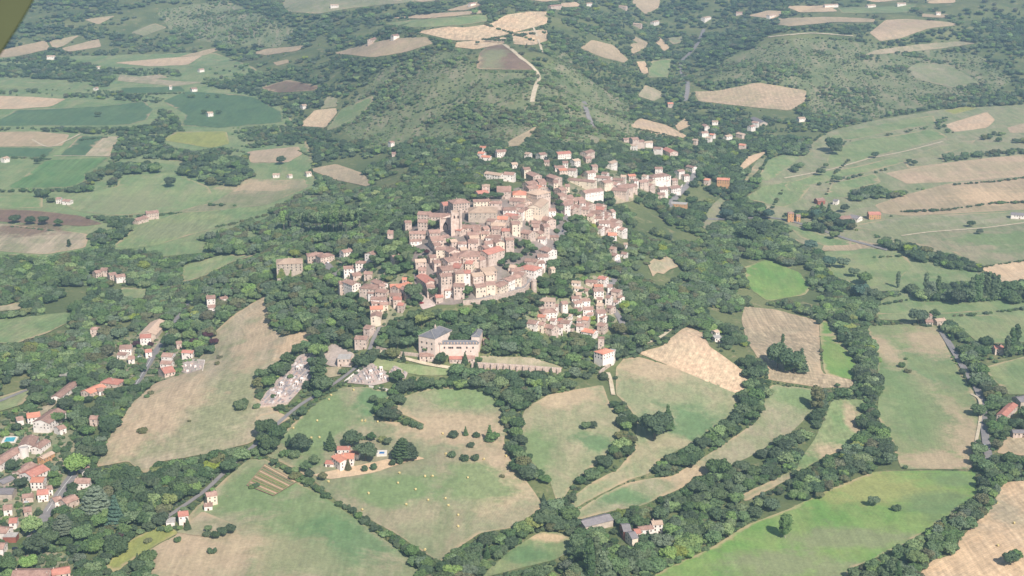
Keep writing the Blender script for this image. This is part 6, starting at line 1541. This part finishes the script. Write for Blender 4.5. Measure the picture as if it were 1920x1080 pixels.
for o, n, px, py in FIELDOBJ: want_label(o, px, py, n)
flush_labels()
for o in COL.objects:
    if o.get('label') and len(o['label'].replace('-', ' ').split()) > 16: print('LONG', len(o['label'].split()), o['label'])

# ------------------------------------------------------------------ air, light
b = MB(); b.box(-8900, 8900, -700, 12800, -8, 600); hz = obj('haze', b.mesh('haze', []))
hm = bpy.data.materials.new('haze_air'); hm.use_nodes = True; hm.node_tree.nodes.clear(); ho = hm.node_tree.nodes.new('ShaderNodeOutputMaterial'); pv = hm.node_tree.nodes.new('ShaderNodeVolumePrincipled')
pv.inputs['Color'].default_value = HCOL; pv.inputs['Density'].default_value = HAZE; pv.inputs['Anisotropy'].default_value = .35
hm.node_tree.links.new(pv.outputs[0], ho.inputs['Volume']); hz.data.materials.append(hm); tag(hz, 'pale blue summer haze filling the valley air', 'haze', kind='stuff')
w = bpy.data.worlds.new('World'); scene.world = w; w.use_nodes = True; nt = w.node_tree; bg = nt.nodes['Background']; sky = nt.nodes.new('ShaderNodeTexSky'); sky.sky_type = 'NISHITA'; sky.sun_disc = False
EL = math.radians(44); sv = Vector((.45, -.89, 0)).normalized(); az = math.atan2(sv.x, sv.y)
sky.sun_elevation = EL; sky.sun_rotation = az; sky.air_density = 1.2; sky.dust_density = 2.0; sky.altitude = 500
nt.links.new(sky.outputs[0], bg.inputs[0]); bg.inputs[1].default_value = SKY
sl = bpy.data.lights.new('sun', 'SUN'); sl.energy = SUN; sl.angle = math.radians(.55); sl.color = (1, .93, .85); so = bpy.data.objects.new('sun', sl); COL.objects.link(so)
dirv = Vector((sv.x*math.cos(EL), sv.y*math.cos(EL), math.sin(EL))); so.rotation_euler = dirv.to_track_quat('Z', 'Y').to_euler(); so.location = (0, 0, 1500)
vs_ = scene.view_settings; vs_.view_transform = 'Standard'; vs_.look = 'None'; vs_.exposure = EXPO; vs_.gamma = 1; vs_.use_curve_mapping = False
scene.render.engine = 'CYCLES'; cy = scene.cycles; cy.max_bounces = 6; cy.diffuse_bounces = 3; cy.glossy_bounces = 1; cy.transmission_bounces = 2; cy.volume_bounces = 1; cy.transparent_max_bounces = 4
cy.volume_step_rate = 4; cy.volume_max_steps = 64; cy.use_denoising = True; cy.caustics_reflective = False; cy.caustics_refractive = False
